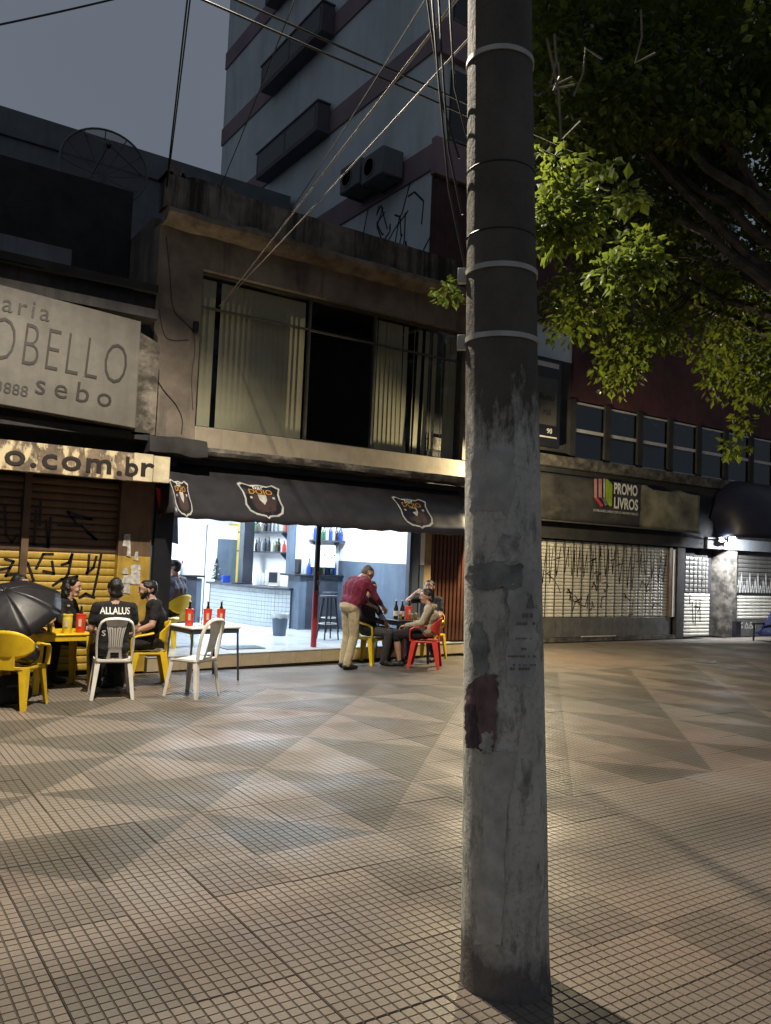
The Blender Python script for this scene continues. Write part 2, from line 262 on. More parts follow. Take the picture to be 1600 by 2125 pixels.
# ------------------------------------------------------------------ mesh helpers
def arc(p0, p1, p2, n=10): return [Vector(p0)*(1-t)**2+Vector(p1)*2*t*(1-t)+Vector(p2)*t*t for t in np.linspace(0, 1, n)]
class MB:
    def __init__(s): s.v = []; s.f = []; s.m = []; s.T = None
    def add(s, vs, fs, mi=0):
        o = len(s.v)
        for p in vs:
            p = Vector(p)
            if s.T is not None: p = s.T @ p
            s.v.append(tuple(p))
        for f in fs: s.f.append(tuple(i+o for i in f)); s.m.append(mi)
        return s
    def box(s, c, d, mi=0, rot=None):
        x, y, z = d[0]/2, d[1]/2, d[2]/2
        vs = [Vector((a*x, b*y, e*z)) for e in (-1, 1) for b in (-1, 1) for a in (-1, 1)]
        if rot is not None: vs = [rot @ v for v in vs]
        return s.add([v+Vector(c) for v in vs], [(0, 2, 3, 1), (4, 5, 7, 6), (0, 1, 5, 4), (2, 6, 7, 3), (0, 4, 6, 2), (1, 3, 7, 5)], mi)
    def box2(s, a, b, mi=0):
        return s.box([(a[i]+b[i])/2 for i in range(3)], [abs(b[i]-a[i]) for i in range(3)], mi)
    def tube(s, path, r, n=8, mi=0, caps=True, flat=1.0):
        P = [Vector(p) for p in path]; k = len(P); rs = r if isinstance(r, (list, tuple)) else [r]*k
        vs = []; prev = None
        for i in range(k):
            t = (P[min(i+1, k-1)]-P[max(i-1, 0)])
            t = t.normalized() if t.length > 1e-9 else Vector((0, 0, 1))
            if prev is None:
                a = Vector((0, 0, 1)) if abs(t.z) < 0.9 else Vector((1, 0, 0))
                u = t.cross(a).normalized()
            else:
                u = prev-t*prev.dot(t); u = u.normalized() if u.length > 1e-6 else t.orthogonal().normalized()
            prev = u; w = t.cross(u)
            for j in range(n):
                th = 2*math.pi*j/n; vs.append(P[i]+(u*math.cos(th)+w*math.sin(th)*flat)*rs[i])
        fs = [(i*n+j, i*n+(j+1) % n, (i+1)*n+(j+1) % n, (i+1)*n+j) for i in range(k-1) for j in range(n)]
        if caps: fs += [tuple(reversed(range(n))), tuple(range((k-1)*n, k*n))]
        return s.add(vs, fs, mi)
    def lathe(s, prof, n=16, c=(0, 0, 0), mi=0, a0=0, a1=2*math.pi):
        full = abs(a1-a0-2*math.pi) < 1e-6; q = n if full else n+1; vs = []; k = len(prof)
        for (r, z) in prof:
            for j in range(q):
                th = a0+(a1-a0)*j/n; vs.append((c[0]+r*math.cos(th), c[1]+r*math.sin(th), c[2]+z))
        fs = [(i*q+j, i*q+(j+1) % q, (i+1)*q+(j+1) % q, (i+1)*q+j) for i in range(k-1) for j in range(n)]
        if full:
            if prof[0][0] > 1e-5: fs.append(tuple(reversed(range(q))))
            if prof[-1][0] > 1e-5: fs.append(tuple(range((k-1)*q, k*q)))
        return s.add(vs, fs, mi)
    def prism(s, poly, z0, z1, mi=0):            # polygon in XY, extruded in Z
        n = len(poly); vs = [(x, y, z0) for x, y in poly]+[(x, y, z1) for x, y in poly]
        return s.add(vs, [tuple(reversed(range(n))), tuple(range(n, 2*n))]+[(i, (i+1) % n, n+(i+1) % n, n+i) for i in range(n)], mi)
    def prism_y(s, poly, y0, y1, mi=0):          # polygon in XZ, extruded in Y
        n = len(poly); vs = [(x, y0, z) for x, z in poly]+[(x, y1, z) for x, z in poly]
        return s.add(vs, [tuple(range(n)), tuple(reversed(range(n, 2*n)))]+[(i, n+i, n+(i+1) % n, (i+1) % n) for i in range(n)], mi)
    def prism_x(s, poly, x0, x1, mi=0):          # polygon in YZ, extruded in X
        n = len(poly); vs = [(x0, y, z) for y, z in poly]+[(x1, y, z) for y, z in poly]
        return s.add(vs, [tuple(reversed(range(n))), tuple(range(n, 2*n))]+[(i, (i+1) % n, n+(i+1) % n, n+i) for i in range(n)], mi)
    def ball(s, c, r, n=10, mi=0, sc=(1, 1, 1)):
        vs = [(c[0], c[1], c[2]-r*sc[2])]; m = n//2
        for i in range(1, m):
            ph = -math.pi/2+math.pi*i/m
            for j in range(n): th = 2*math.pi*j/n; vs.append((c[0]+r*sc[0]*math.cos(ph)*math.cos(th), c[1]+r*sc[1]*math.cos(ph)*math.sin(th), c[2]+r*sc[2]*math.sin(ph)))
        vs.append((c[0], c[1], c[2]+r*sc[2])); L = len(vs)-1
        fs = [(0, 1+(j+1) % n, 1+j) for j in range(n)]+[(L, 1+(m-2)*n+j, 1+(m-2)*n+(j+1) % n) for j in range(n)]
        for i in range(m-2):
            for j in range(n): fs.append((1+i*n+j, 1+i*n+(j+1) % n, 1+(i+1)*n+(j+1) % n, 1+(i+1)*n+j))
        return s.add(vs, fs, mi)
    def mesh(s, name, mats, smooth=True, ang=35):
        me = bpy.data.meshes.new(name); me.from_pydata(s.v, [], s.f)
        for mt in (mats if isinstance(mats, (list, tuple)) else [mats]): me.materials.append(M[mt])
        if len(me.materials) > 1: me.polygons.foreach_set('material_index', s.m)
        if smooth:
            me.polygons.foreach_set('use_smooth', [True]*len(me.polygons)); me.update()
            me.set_sharp_from_angle(angle=R(ang))
        if len(s.f) < 60000:
            bm = bmesh.new(); bm.from_mesh(me); bmesh.ops.recalc_face_normals(bm, faces=bm.faces); bm.to_mesh(me); bm.free()
        me.update(); return me
    def build(s, name, mats, parent=None, smooth=True, bev=0, ang=35):
        return link(name, s.mesh(name, mats, smooth, ang), parent, bev)
WM = {}
def link(name, me, parent=None, bev=0, loc=None):
    o = bpy.data.objects.new(name, me); COL.objects.link(o)
    if loc is not None: o.location = loc
    if parent is not None:
        o.parent = parent
        if parent.name in WM and WM[parent.name][1]: o.matrix_parent_inverse = WM[parent.name][0].inverted()
    if bev: b = o.modifiers.new('bevel', 'BEVEL'); b.width = bev; b.segments = 2; b.limit_method = 'ANGLE'
    return o
def tag(o, label=None, cat=None, group=None, kind=None):
    if label: o['label'] = label
    if cat: o['category'] = cat
    if group: o['group'] = group
    if kind: o['kind'] = kind
    return o
def thing(name, label, cat, loc=(0, 0, 0), rotz=0.0, group=None, world=False, scale=1.0):
    """An Empty at the thing's base. world=True: its parts are given in world coordinates."""
    o = bpy.data.objects.new(name, None); COL.objects.link(o); o.empty_display_size = 0.2
    o.location = loc; o.rotation_euler = (0, 0, rotz); o.scale = (scale,)*3
    WM[o.name] = (Matrix.LocRotScale(Vector(loc), Euler((0, 0, rotz)), Vector((scale,)*3)), world)
    return tag(o, label, cat, group)
def copy_tree(o, parent=None):
    c = o.copy(); COL.objects.link(c)
    if parent is not None: c.parent = parent
    for ch in list(o.children): copy_tree(ch, c)
    return c
def text_mesh(body, size, mat, depth_=0.004, sx=1.0, align='LEFT', bold=0.0, space=1.0):
    cu = bpy.data.curves.new('t', 'FONT'); cu.body = body; cu.size = size; cu.extrude = depth_; cu.align_x = align; cu.offset = bold; cu.space_character = space; cu.resolution_u = 3
    o = bpy.data.objects.new('t', cu); COL.objects.link(o); dg = bpy.context.evaluated_depsgraph_get(); dg.update()
    me = bpy.data.meshes.new_from_object(o.evaluated_get(dg)); bpy.data.objects.remove(o); bpy.data.curves.remove(cu)
    me.materials.clear(); me.materials.append(M[mat])
    if sx != 1.0: me.transform(Matrix.Diagonal((sx, 1, 1, 1)))
    return me
FACE = Matrix.Rotation(R(90), 4, 'X')      # text plane -> a wall that faces -Y
def wall_text(body, x, y, z, size, mat, parent, name='lettering', sx=1.0, align='LEFT', bold=0.0, space=1.0, tilt=0.0):
    me = text_mesh(body, size, mat, 0.004, sx, align, bold, space)
    me.transform(Matrix.Translation((x, y, z)) @ Matrix.Rotation(-tilt, 4, 'Y') @ FACE)
    return link(name, me, parent)
def strokes(mb, lines, w, y, th=0.003, mi=0):
    """brush strokes on a plane that faces -Y: each line is a list of (x, z)."""
    for ln in lines:
        for (a, b) in zip(ln[:-1], ln[1:]):
            a = Vector(a); b = Vector(b); d = (b-a); L = d.length
            if L < 1e-5: continue
            d /= L; n = Vector((-d.y, d.x))*w/2; e = d*w*0.35
            q = [a-e+n, a-e-n, b+e-n, b+e+n]
            mb.prism_y([(p.x, p.y) for p in q], y-th, y, mi)
# ================================================================== SETTING: ground and paving
gm = MB(); gm.box2((-160, -160, -0.30), (160, 160, -0.04)); tag(gm.build('ground', 'ground'), kind='structure')
pav = bpy.data.objects.new('pavement', None); COL.objects.link(pav); tag(pav, kind='structure')
T0X, T0Y, TS = 1.19, 4.03, 0.4
def tile_geo(detail):
    v = []; f = []; m = []
    def q(a, b, c, d, mi): n = len(v); v.extend((a, b, c, d)); f.append((n, n+1, n+2, n+3)); m.append(mi)
    e = 0.0012; L = TS-e; zb = -0.0042
    q((e, e, zb), (L, e, zb), (L, L, zb), (e, L, zb), 1)
    if detail:
        for (a, b) in (((e, e), (L, e)), ((L, e), (L, L)), ((L, L), (e, L)), ((e, L), (e, e))):
            q((a[0], a[1], -0.03), (b[0], b[1], -0.03), (b[0], b[1], zb), (a[0], a[1], zb), 1)
    p = TS/8; gq = 0.0034; ch = 0.0016
    for i in range(8):
        for j in range(8):
            x0, x1, y0, y1 = i*p+gq-0.0005, (i+1)*p-gq+0.0005, j*p+gq*0.5, (j+1)*p-gq*0.5
            if i == 0: x0 += 0.0009
            if i == 7: x1 -= 0.0009
            if j == 0: y0 += 0.0009
            if j == 7: y1 -= 0.0009
            t = [(x0+ch, y0+ch, 0), (x1-ch, y0+ch, 0), (x1-ch, y1-ch, 0), (x0+ch, y1-ch, 0)]
            q(*t, 0)
            if detail:
                bt = [(x0, y0, zb), (x1, y0, zb), (x1, y1, zb), (x0, y1, zb)]
                for k in range(4): q(bt[k], bt[(k+1) % 4], t[(k+1) % 4], t[k], 0)
    return np.array(v), np.array(f), np.array(m)
tv, tf, tm = tile_geo(True); sv, sf, sm = tile_geo(False)
def np_mesh(name, v, f, m, mats):
    me = bpy.data.meshes.new(name); me.from_pydata(v.tolist(), [], f.tolist())
    for k in mats: me.materials.append(M[k])
    me.polygons.foreach_set('material_index', m.tolist()); me.update(); return me
tile_me = np_mesh('paving_tile', tv, tf, tm, ('tile', 'groove'))
cells = []
for i in range(-12, 62):
    for j in range(-16, 21):
        x, y = T0X+i*TS, T0Y+j*TS
        if y+TS > 10.62 and x < 9.0: continue
        if y+TS > 12.16: continue
        cx, cy, k = proj((x+TS/2, y+TS/2, 0))
        inside = k > 0.8 and -130 < cx < 1730 and cy < 2330
        cells.append((k, inside, x, y))
cells.sort(key=lambda c: (not c[1], c[0]))
vv, ff, mm = [], [], []; n = 0; cnt = 0
for (k, inside, x, y) in cells:
    dz = rng.normal(0, 0.0009)
    tx, ty = rng.normal(0, 0.0018, 2)
    if inside and cnt < 300:
        o = link('paving_tile', tile_me, pav, loc=(x, y, dz)); o.rotation_euler = (tx, ty, 0); cnt += 1
    else:
        V, Fc, Mi = (tv, tf, tm) if (inside and k < 9.5) else (sv, sf, sm)
        w = V.copy(); w[:, 2] += dz+(w[:, 1]-0.2)*tx-(w[:, 0]-0.2)*ty; w[:, 0] += x; w[:, 1] += y
        vv.append(w); ff.append(Fc+n); mm.append(Mi); n += len(V)
fo = link('paving_tile_field', np_mesh('paving_tile_field', np.vstack(vv), np.vstack(ff), np.concatenate(mm), ('tile', 'groove')), pav); fo['kind'] = 'stuff'
# manhole cover far right on the paving
mh = MB(); mc = onZ(1450, 1372)
mh.lathe([(0.30, 0.0), (0.30, 0.012), (0.27, 0.016), (0.0, 0.016)], 24, mc)
for k in range(-3, 4): mh.box((mc.x+k*0.07, mc.y, 0.019), (0.03, 0.42-abs(k)*0.04, 0.006))
tag(mh.build('manhole_cover', 'steel_panel'), 'round iron manhole cover in the paving before the right shutters', 'manhole')

# ================================================================== BAR BUILDING
FY = 10.70
bar = thing('bar_building', 'two storey bar building with stained parapet, blinds and bright open ground floor', 'building', (6.2, 12, 0), world=True)
def bpart(name, boxes, mat, parent=bar, bev=0):
    b = MB()
    for a, c in boxes: b.box2(a, c)
    return b.build(name, mat, parent, bev=bev)
wallp = bpart('wall', [((3.4, FY, 2.9), (4.03, 11.0, 5.92)), ((4.03, FY+0.003, 5.45), (8.72, 11.0, 5.92)), ((8.72, FY, 3.272), (9.44, 11.0, 5.92)),
               ((3.4, 11.0, 0.0), (3.6, 17.9, 6.1))], 'plaster')
bpart('sill', [((4.03, FY-0.03, 2.98), (9.43, 11.0, 3.27))], 'plaster_sill', bev=0.01)
bpart('roof', [((3.6, 11.0, 5.95), (8.985, 12.19, 6.1)), ((3.6, 12.19, 5.95), (8.985, 17.9, 6.1))], 'near_black')
# cornice with broken, swollen render: a lumpy strip
def lumpy(name, mat, x0, x1, prof, amp, seed, nx=90, parent=bar):
    g = np.random.default_rng(seed); b = MB(); vs = []; k = len(prof)
    from mathutils import noise as mnoise
    for i in range(nx+1):
        x = x0+(x1-x0)*i/nx
        for j, (y, z) in enumerate(prof):
            q = mnoise.noise(Vector((x*2.1, y*5, z*5+seed)))+0.6*mnoise.noise(Vector((x*7, y*9+seed, z*9)))
            vs.append((x, y-amp*q, z+amp*0.8*mnoise.noise(Vector((x*3.3+seed, j*1.7, 0)))))
    fs = [(i*k+j, i*k+(j+1) % k, (i+1)*k+(j+1) % k, (i+1)*k+j) for i in range(nx) for j in range(k)]
    fs += [tuple(range(k)), tuple(range(nx*k, nx*k+k))]
    b.add(vs, fs); return b.build(name, mat, parent, ang=50)
lumpy('cornice', 'cornice', 3.42, 9.44, [(10.72, 5.90), (10.50, 5.93), (10.42, 6.0), (10.44, 6.09), (10.72, 6.12)], 0.035, 3)
lumpy('parapet', 'parapet', 3.39, 9.44, [(10.50, 6.10), (10.50, 6.28), (10.49, 6.42), (10.50, 6.53), (10.62, 6.54), (10.80, 6.53), (10.80, 6.10)], 0.012, 5, 120)
pb = MB()
for (x, w, h) in ((3.5, 0.16, 0.13), (3.42, 0.08, 0.05), (4.0, 0.5, 0.07), (3.62, 0.05, 0.08)): pb.prism_y([(x-w, 6.5), (x+w, 6.5), (x+w*0.6, 6.53+h), (x-w*0.5, 6.53+h*0.9)], 10.52, 10.78)
pb.build('parapet_cap', 'parapet', bar)
sl = lumpy('canopy_slab', 'slab', 3.46, 9.44, [(10.69, 2.84), (10.33, 2.85), (10.31, 2.90), (10.34, 2.955), (10.69, 2.975)], 0.018, 8, 110)
# broken brick lump where slab meets the neighbour
lumpy('slab_stub', 'near_black', 3.28, 4.05, [(10.66, 2.79), (10.24, 2.80), (10.22, 2.90), (10.27, 3.02), (10.66, 3.07)], 0.05, 12, 26)
# lower wall
bpart('lintel', [((3.6, 10.74, 2.30), (9.44, 10.95, 2.838))], 'bar_black')
bpart('pillar', [((3.53, 10.58, 0.0), (3.77, 10.95, 2.835))], 'bar_black')
# ----- first-floor window with vertical blinds
WX0, WX1, WZ0, WZ1, WT = 4.03, 8.72, 3.27, 5.45, 4.96
win = bpart('window', [((WX0, 10.80, WZ1-0.035), (WX1, 10.86, WZ1)), ((WX0, 10.80, WZ0), (WX1, 10.86, WZ0+0.03)), ((WX0, 10.80, WZ0+0.03), (WX0+0.03, 10.86, WZ1-0.035)),
                       ((WX1-0.03, 10.80, WZ0+0.03), (WX1, 10.86, WZ1-0.035)), ((WX0+0.03, 10.80, WT-0.013), (WX1-0.03, 10.855, WT+0.013)),
                       ((5.77, 10.80, WZ0+0.03), (5.80, 10.86, WT-0.02)), ((6.94, 10.80, WZ0+0.03), (6.97, 10.86, WT-0.02)), ((5.77, 10.80, WT+0.02), (5.80, 10.86, WZ1-0.035)), ((6.94, 10.80, WT+0.02), (6.97, 10.86, WZ1-0.035))], 'alu_dull')
for (a, b_) in ((WX0+0.03, 5.77), (5.80, 6.94), (6.97, WX1-0.03)):
    for (z0, z1) in ((WZ0+0.03, WT-0.02), (WT+0.02, WZ1-0.035)):
        if a == 5.80 and z0 < 4: continue                        # the middle sash stands open
        pn = MB(); pn.box2((a, 10.825, z0), (b_, 10.831, z1)); pn.build('pane', 'pane', win)
vane_b = MB(); vv_ = []
for k in range(6):
    u = -0.046+0.092*k/5; vv_.append((u, 0.0012*math.cos(u/0.046*1.3)))
pol = [(x, y) for x, y in vv_]+[(x, y-0.0015) for x, y in reversed(vv_)]
vane_b.prism(pol, 0, 1.0); vane_me = vane_b.mesh('vane', 'vane', ang=60)
def vane(x, rz, z0=3.31, z1=5.38, lean=0.0):
    o = link('vane', vane_me, win, loc=(x, 10.90, z0)); o.scale = (1, 1, z1-z0); o.rotation_euler = (0, lean, rz)
for k in range(20):
    x = 4.10+k*0.0845
    if k == 3: continue
    vane(x, R(4), lean=rng.normal(0, 0.0015))
for k in range(20):
    x = 7.02+k*0.0845
    if k in (8, 11, 15): continue
    vane(x, R(rng.normal(4, 2) + (45 if k in (9, 13, 16) else 0)), lean=rng.normal(0, 0.006) + (0.012 if k > 8 else 0))
rm = MB(); rm.box2((3.7, 12.6, 2.99), (8.9, 12.7, 5.6)); rm.box2((3.62, 11.0, 2.985), (8.95, 12.6, 3.05)); rm.build('room_wall', 'near_black', bar)
# drooping cables stapled to the facade
def cable(name, pts, r, mat, parent, label=None, n=6, sub=10, sag=0.0):
    P = [Vector(p) for p in pts]; out = []
    for i in range(len(P)-1):
        p0, p1, p2, p3 = P[max(i-1, 0)], P[i], P[i+1], P[min(i+2, len(P)-1)]
        for k in range(sub):
            t = k/sub; out.append(0.5*((2*p1)+(p2-p0)*t+(2*p0-5*p1+4*p2-p3)*t*t+(3*p1-p0-3*p2+p3)*t**3)-Vector((0, 0, sag*4*t*(1-t))))
    out.append(P[-1]); b = MB(); b.tube(out, r, n); o = b.build(name, mat, parent)
    if label: tag(o, label, 'cable', 'overhead cables')
    return o
def fpts(l, y=FY-0.012): return [onY(a, b, y) for a, b in l]
cable('wall_cable', fpts([(345, 490), (352, 560), (360, 640), (385, 670), (402, 690), (404, 730), (398, 780), (400, 850)]), 0.006, 'cable', bar)
cable('wall_cable', fpts([(318, 775), (340, 810), (365, 840), (378, 870), (376, 900)]), 0.007, 'cable', bar)
cable('wall_cable', fpts([(330, 640), (345, 700), (392, 705)]), 0.004, 'cable', bar)
jb = MB(); p = onY(405, 680, FY); jb.box((p.x, FY-0.03, p.z), (0.07, 0.06, 0.16)); jb.build('junction_box', 'bar_black', bar, bev=0.008)
# ----- step with tiled riser and bar floor (the front line is slightly skewed to the facade)
SA, SB = Vector((3.5, 10.52)), Vector((9.44, 11.168)); sd = (SB-SA); sL = sd.length; sd = sd/sL; sn = Vector((sd.y, -sd.x))
FZ = 0.19
fl = MB(); fl.prism([tuple(SA), tuple(SB), (9.44, 12.1), (8.98, 12.1), (8.98, 17.6), (3.62, 17.6), (3.62, 11.0), (3.5, 11.0)], -0.02, FZ-0.012); fl.build('step', 'groove', bar)
nt_ = 13; tl = sL/nt_
rt = MB(); rt.box((0, 0, 0), (tl-0.006, 0.014, FZ-0.022)); rt_me = rt.mesh('riser_tile', 'step_tile')
for k in range(nt_):
    c = SA+sd*(tl*(k+0.5))+sn*0.006
    o = link('riser_tile', rt_me, bar, loc=(c.x, c.y, (FZ-0.012)/2)); o.rotation_euler = (0, 0, math.atan2(sd.y, sd.x))
# floor tiles: 0.45 m, the front rows
ft = MB(); ft.box((0, 0, 0), (0.446, 0.446, 0.01)); ft_me = ft.mesh('floor_tile', 'bar_floor')
fy0 = 11.17
for j in range(14):
    for i in range(12):
        x, y = 3.86+i*0.45, fy0+j*0.45
        if x > 8.9: continue
        link('floor_tile', ft_me, bar, loc=(x, y+0.225, FZ-0.005))
ed = MB(); ed.prism([tuple(SA+sn*0.02), tuple(SB+sn*0.02), (9.44, 11.168), (8.98, 11.165), (3.64, 11.165), (3.5, 10.99)], FZ-0.0118, FZ); ed.build('threshold', 'bar_floor', bar)
RWX = 8.25; BKY = onX(704, 1150, RWX).y
bpart('ceiling', [((3.6, 10.95, 2.80), (8.98, 17.6, 2.84))], 'bar_white')
bpart('back_wall', [((3.6, 17.4, FZ), (7.5, 17.5, 2.80)), ((7.5, BKY, FZ), (7.56, 17.5, 2.80)), ((7.56, BKY+0.003, FZ), (RWX+0.1, BKY+0.1, 2.80))], 'bar_white')
bpart('side_wall', [((RWX, 11.12, 1.50), (RWX+0.08, BKY, 2.80))], 'bar_white'); bpart('side_wall', [((3.6, 11.0, FZ), (3.66, 17.4, 2.79))], 'bar_white')
bpart('dado', [((RWX-0.008, 11.12, FZ), (RWX+0.078, BKY, 1.498))], 'bar_blue')
bx0, bx1 = onY(843, 1200, 11.1).x, onY(863, 1200, 11.1).x
bpart('column', [((bx0, 11.02, FZ), (bx0+0.06, 11.12, 2.79))], 'bar_slate'); bpart('column', [((bx0+0.062, 11.04, FZ), (bx1, 11.12, 2.79))], 'bar_blue')
jx1 = onY(889, 1200, 11.2).x
bpart('door_jamb', [((bx1+0.002, 11.14, FZ), (jx1, 11.3, 2.4))], 'ochre')
dr = bpart('door', [((jx1+0.002, 11.30, FZ), (9.44, 11.34, 2.4))], 'door_dark')
pk = MB(); pk.prism([(-0.04, 0.0), (-0.025, -0.03), (0.025, -0.03), (0.04, 0.0)], FZ+0.02, 2.3); pk_me = pk.mesh('door_fold', 'wood_door')
k = 0
while jx1+0.05+k*0.085 < 9.40: link('door_fold', pk_me, dr, loc=(jx1+0.05+k*0.085, 11.30, 0)); k += 1
# ----- columns, counter and cabinets inside (built-in)
c0, c1 = onY(505, 1150, 15.4).x, onY(526, 1150, 15.4).x
bpart('column', [((c0, 15.4, FZ), (c1, 15.62, 2.79))], 'bar_slate')
c0, c1 = onY(600, 1150, 13.75).x, onY(613, 1150, 13.75).x
bpart('column', [((c0, 13.75, 1.22), (c1, 13.87, 2.79))], 'bar_blue')
post = thing('awning_post', 'slim steel awning post painted red below and black above', 'post', (6.25, 11.08, FZ))
pp = MB(); pp.tube([(0, 0, 0), (0, 0, 0.86)], 0.045, 12); pp.build('lower_paint', 'post_red', post)
pp = MB(); pp.tube([(0, 0, 0.861), (0, 0, 2.2)], 0.043, 12); pp.build('shaft', 'bar_black', post)
for z, rr in ((0.82, 0.03), (0.98, 0.035), (1.12, 0.03)):
    q = MB(); q.box((0.01, -0.046, z), (0.05, 0.004, rr*2.2)); q.build('sticker', 'paper_maroon', post)

cnt_t = thing('bar_counter', 'curved bar counter clad in small white tiles with dark top', 'counter', (7.0, 14.9, FZ), world=True)
path = [Vector(p) for p in ((7.30, 13.90), (7.10, 14.12), (6.96, 14.42), (6.87, 14.80), (6.80, 15.3), (6.74, 15.8), (6.70, 16.4))]
dense = []
for i in range(len(path)-1):
    for k in range(10): dense.append(path[i].lerp(path[i+1], k/10))
dense.append(path[-1])
body = MB()
off = lambda P, i, d: P[i]+Vector(((P[min(i+1, len(P)-1)]-P[max(i-1, 0)]).normalized().y, -(P[min(i+1, len(P)-1)]-P[max(i-1, 0)]).normalized().x))*d
pol = [tuple(p) for p in dense]+[(7.0+0.6, 16.4), (7.0+0.6, 14.15)]
body.prism(pol, FZ, 0.90); body.build('carcass', 'groove', cnt_t)
top = MB(); top.prism([tuple(off(dense, i, -0.10)) for i in range(len(dense))]+[(7.6, 16.42), (7.6, 13.95)], 0.902, 0.945); top.build('counter_top', 'bar_slate', cnt_t, bev=0.006)
tl_ = MB(); acc = 0; step = 0.078; s_all = [0]
for i in range(1, len(dense)): s_all.append(s_all[-1]+(dense[i]-dense[i-1]).length)
def at(s):
    for i in range(1, len(dense)):
        if s_all[i] >= s: t = (s-s_all[i-1])/(s_all[i]-s_all[i-1]+1e-9); return dense[i-1].lerp(dense[i], t)
    return dense[-1]
ncol = int(s_all[-1]/step); nrow = 9; rh = (0.90-FZ)/nrow
for i in range(ncol):
    a, b_ = at(i*step+0.003), at((i+1)*step-0.003); d = (b_-a).normalized(); nn = Vector((-d.y, d.x)) if False else Vector((d.y, -d.x))
    if nn.x > 0: nn = -nn
    for j in range(nrow):
        z0, z1 = FZ+j*rh+0.003, FZ+(j+1)*rh-0.003
        o1, o2 = a+nn*0.008, b_+nn*0.008
        tl_.add([(a.x, a.y, z0), (b_.x, b_.y, z0), (b_.x, b_.y, z1), (a.x, a.y, z1), (o1.x, o1.y, z0), (o2.x, o2.y, z0), (o2.x, o2.y, z1), (o1.x, o1.y, z1)],
                [(4, 5, 6, 7), (0, 4, 7, 3), (1, 2, 6, 5), (3, 7, 6, 2), (0, 1, 5, 4)])
o = tl_.build('tile_cladding', 'wall_tile', cnt_t, smooth=False); o['kind'] = 'stuff'
hc = thing('high_counter', 'tall slate coloured counter with black top behind the standing man', 'counter', (7.8, 13.8, FZ), world=True)
q = MB(); q.box2((7.33, 13.62, FZ), (RWX-0.012, 14.1, 1.18)); q.build('carcass', 'bar_blue', hc)
q = MB(); q.box2((7.48, 13.605, FZ+0.03), (RWX-0.1, 13.618, 1.12)); q.build('front_panel', 'bar_slate', hc)
q = MB(); q.box2((7.18, 13.55, 1.182), (RWX-0.012, 14.15, 1.22)); q.build('counter_top', 'bar_black', hc, bev=0.006)
lc = thing('dark_cabinet', 'dark blue cabinet standing at the left inside the bar', 'cabinet', (0, 0, 0), world=True)
x0, x1 = onY(368, 1190, 13.6).x, onY(421, 1190, 13.6).x
q = MB(); q.box2((x0, 13.6, FZ), (x1-0.1, 14.2, 1.12)); q.build('carcass', 'bar_slate', lc)
q = MB(); q.box2((x1-0.098, 13.62, FZ), (x1, 14.2, 1.10)); q.build('side_panel', 'bar_blue', lc)
q = MB(); q.box2((x0-0.02, 13.56, 1.122), (x1+0.03, 14.22, 1.155)); q.build('cabinet_top', 'bar_black', lc, bev=0.005)
# back wall: door strips, yellow panel
for px_, w, mt in ((427, 0.05, 'bar_slate'), (452, 0.06, 'bar_slate'), (485, 0.05, 'bar_yellow')):
    x = onY(px_, 1140, 17.38).x; q = MB(); q.box2((x, 17.37, FZ), (x+w, 17.398, 2.15)); q.build('door_strip', mt, bar)
q = MB(); q.box2((7.46, 16.5, FZ), (7.498, 17.35, 2.2)); q.build('yellow_panel', 'bar_yellow', bar)
# ceiling tubes
tb = thing('ceiling_lamp', 'white fluorescent tube fitting on the bar ceiling', 'lamp', (5.6, 12.4, 2.8), world=False)
q = MB(); q.box((0, 0, -0.015), (1.3, 0.16, 0.03)); q.build('housing', 'bar_white', tb)
for yy in (-0.04, 0.04): q = MB(); q.tube([(-0.6, yy, -0.05), (0.6, yy, -0.05)], 0.016, 10); q.build('tube', 'lamp_tube', tb)
ld = bpy.data.lights.new('tube_light', 'AREA'); ld.shape = 'RECTANGLE'; ld.size = 1.3; ld.size_y = 0.3; ld.energy = LAMP_P['bar']; ld.color = (0.72, 0.86, 1.0)
lo = bpy.data.objects.new('tube_light', ld); COL.objects.link(lo); lo.parent = tb; lo.location = (0, 0, -0.075)
tag(tb, group='tube lamps on the bar ceiling')
for k, (x, y, lb) in enumerate(((7.3, 12.6, 'right front'), (5.0, 15.2, 'left rear'), (6.5, 15.6, 'middle rear'))):
    c = copy_tree(tb); c.location = (x, y, 2.8); c['label'] = 'white fluorescent tube fitting, %s of the bar ceiling' % lb
tb['label'] = 'white fluorescent tube fitting, left front of the bar ceiling'

# ================================================================== AWNING over the bar
aw = thing('bar_awning', 'long black fabric awning with shield emblems above the bar opening', 'awning', (6, 10.4, 2.0), world=True)
AX0, AX1 = 3.56, 8.62; AT, AB = (10.66, 2.74), (9.97, 2.06)
def awn_pt(x, t):
    y = AT[0]+(AB[0]-AT[0])*t; z = AT[1]+(AB[1]-AT[1])*t
    from mathutils import noise as mn
    bul = 0.045*math.sin(math.pi*t)+0.012*mn.noise(Vector((x*1.3, t*2, 0)))*(0.3+t)+0.006*math.sin(x*9+t*3)*t
    if x > 8.1: bul += 0.05*((x-8.1)/0.5)*math.sin((x-8.1)*12)*0.4*t
    return Vector((x, y-bul*0.7, z+bul*0.7))
b = MB(); NX, NT = 110, 12; vs = []
for i in range(NX+1):
    x = AX0+(AX1-AX0)*i/NX
    for j in range(NT+1): vs.append(awn_pt(x, j/NT))
    e = awn_pt(x, 1.0); vs.append(e+Vector((0, 0.004, -0.035))); vs.append(e+Vector((0, 0.006, -0.075-0.006*math.sin(x*20))))
k = NT+3
b.add(vs, [(i*k+j, i*k+j+1, (i+1)*k+j+1, (i+1)*k+j) for i in range(NX) for j in range(k-1)])
ao = b.build('canopy', 'awning', aw, ang=60); so = ao.modifiers.new('s', 'SOLIDIFY'); so.thickness = 0.004
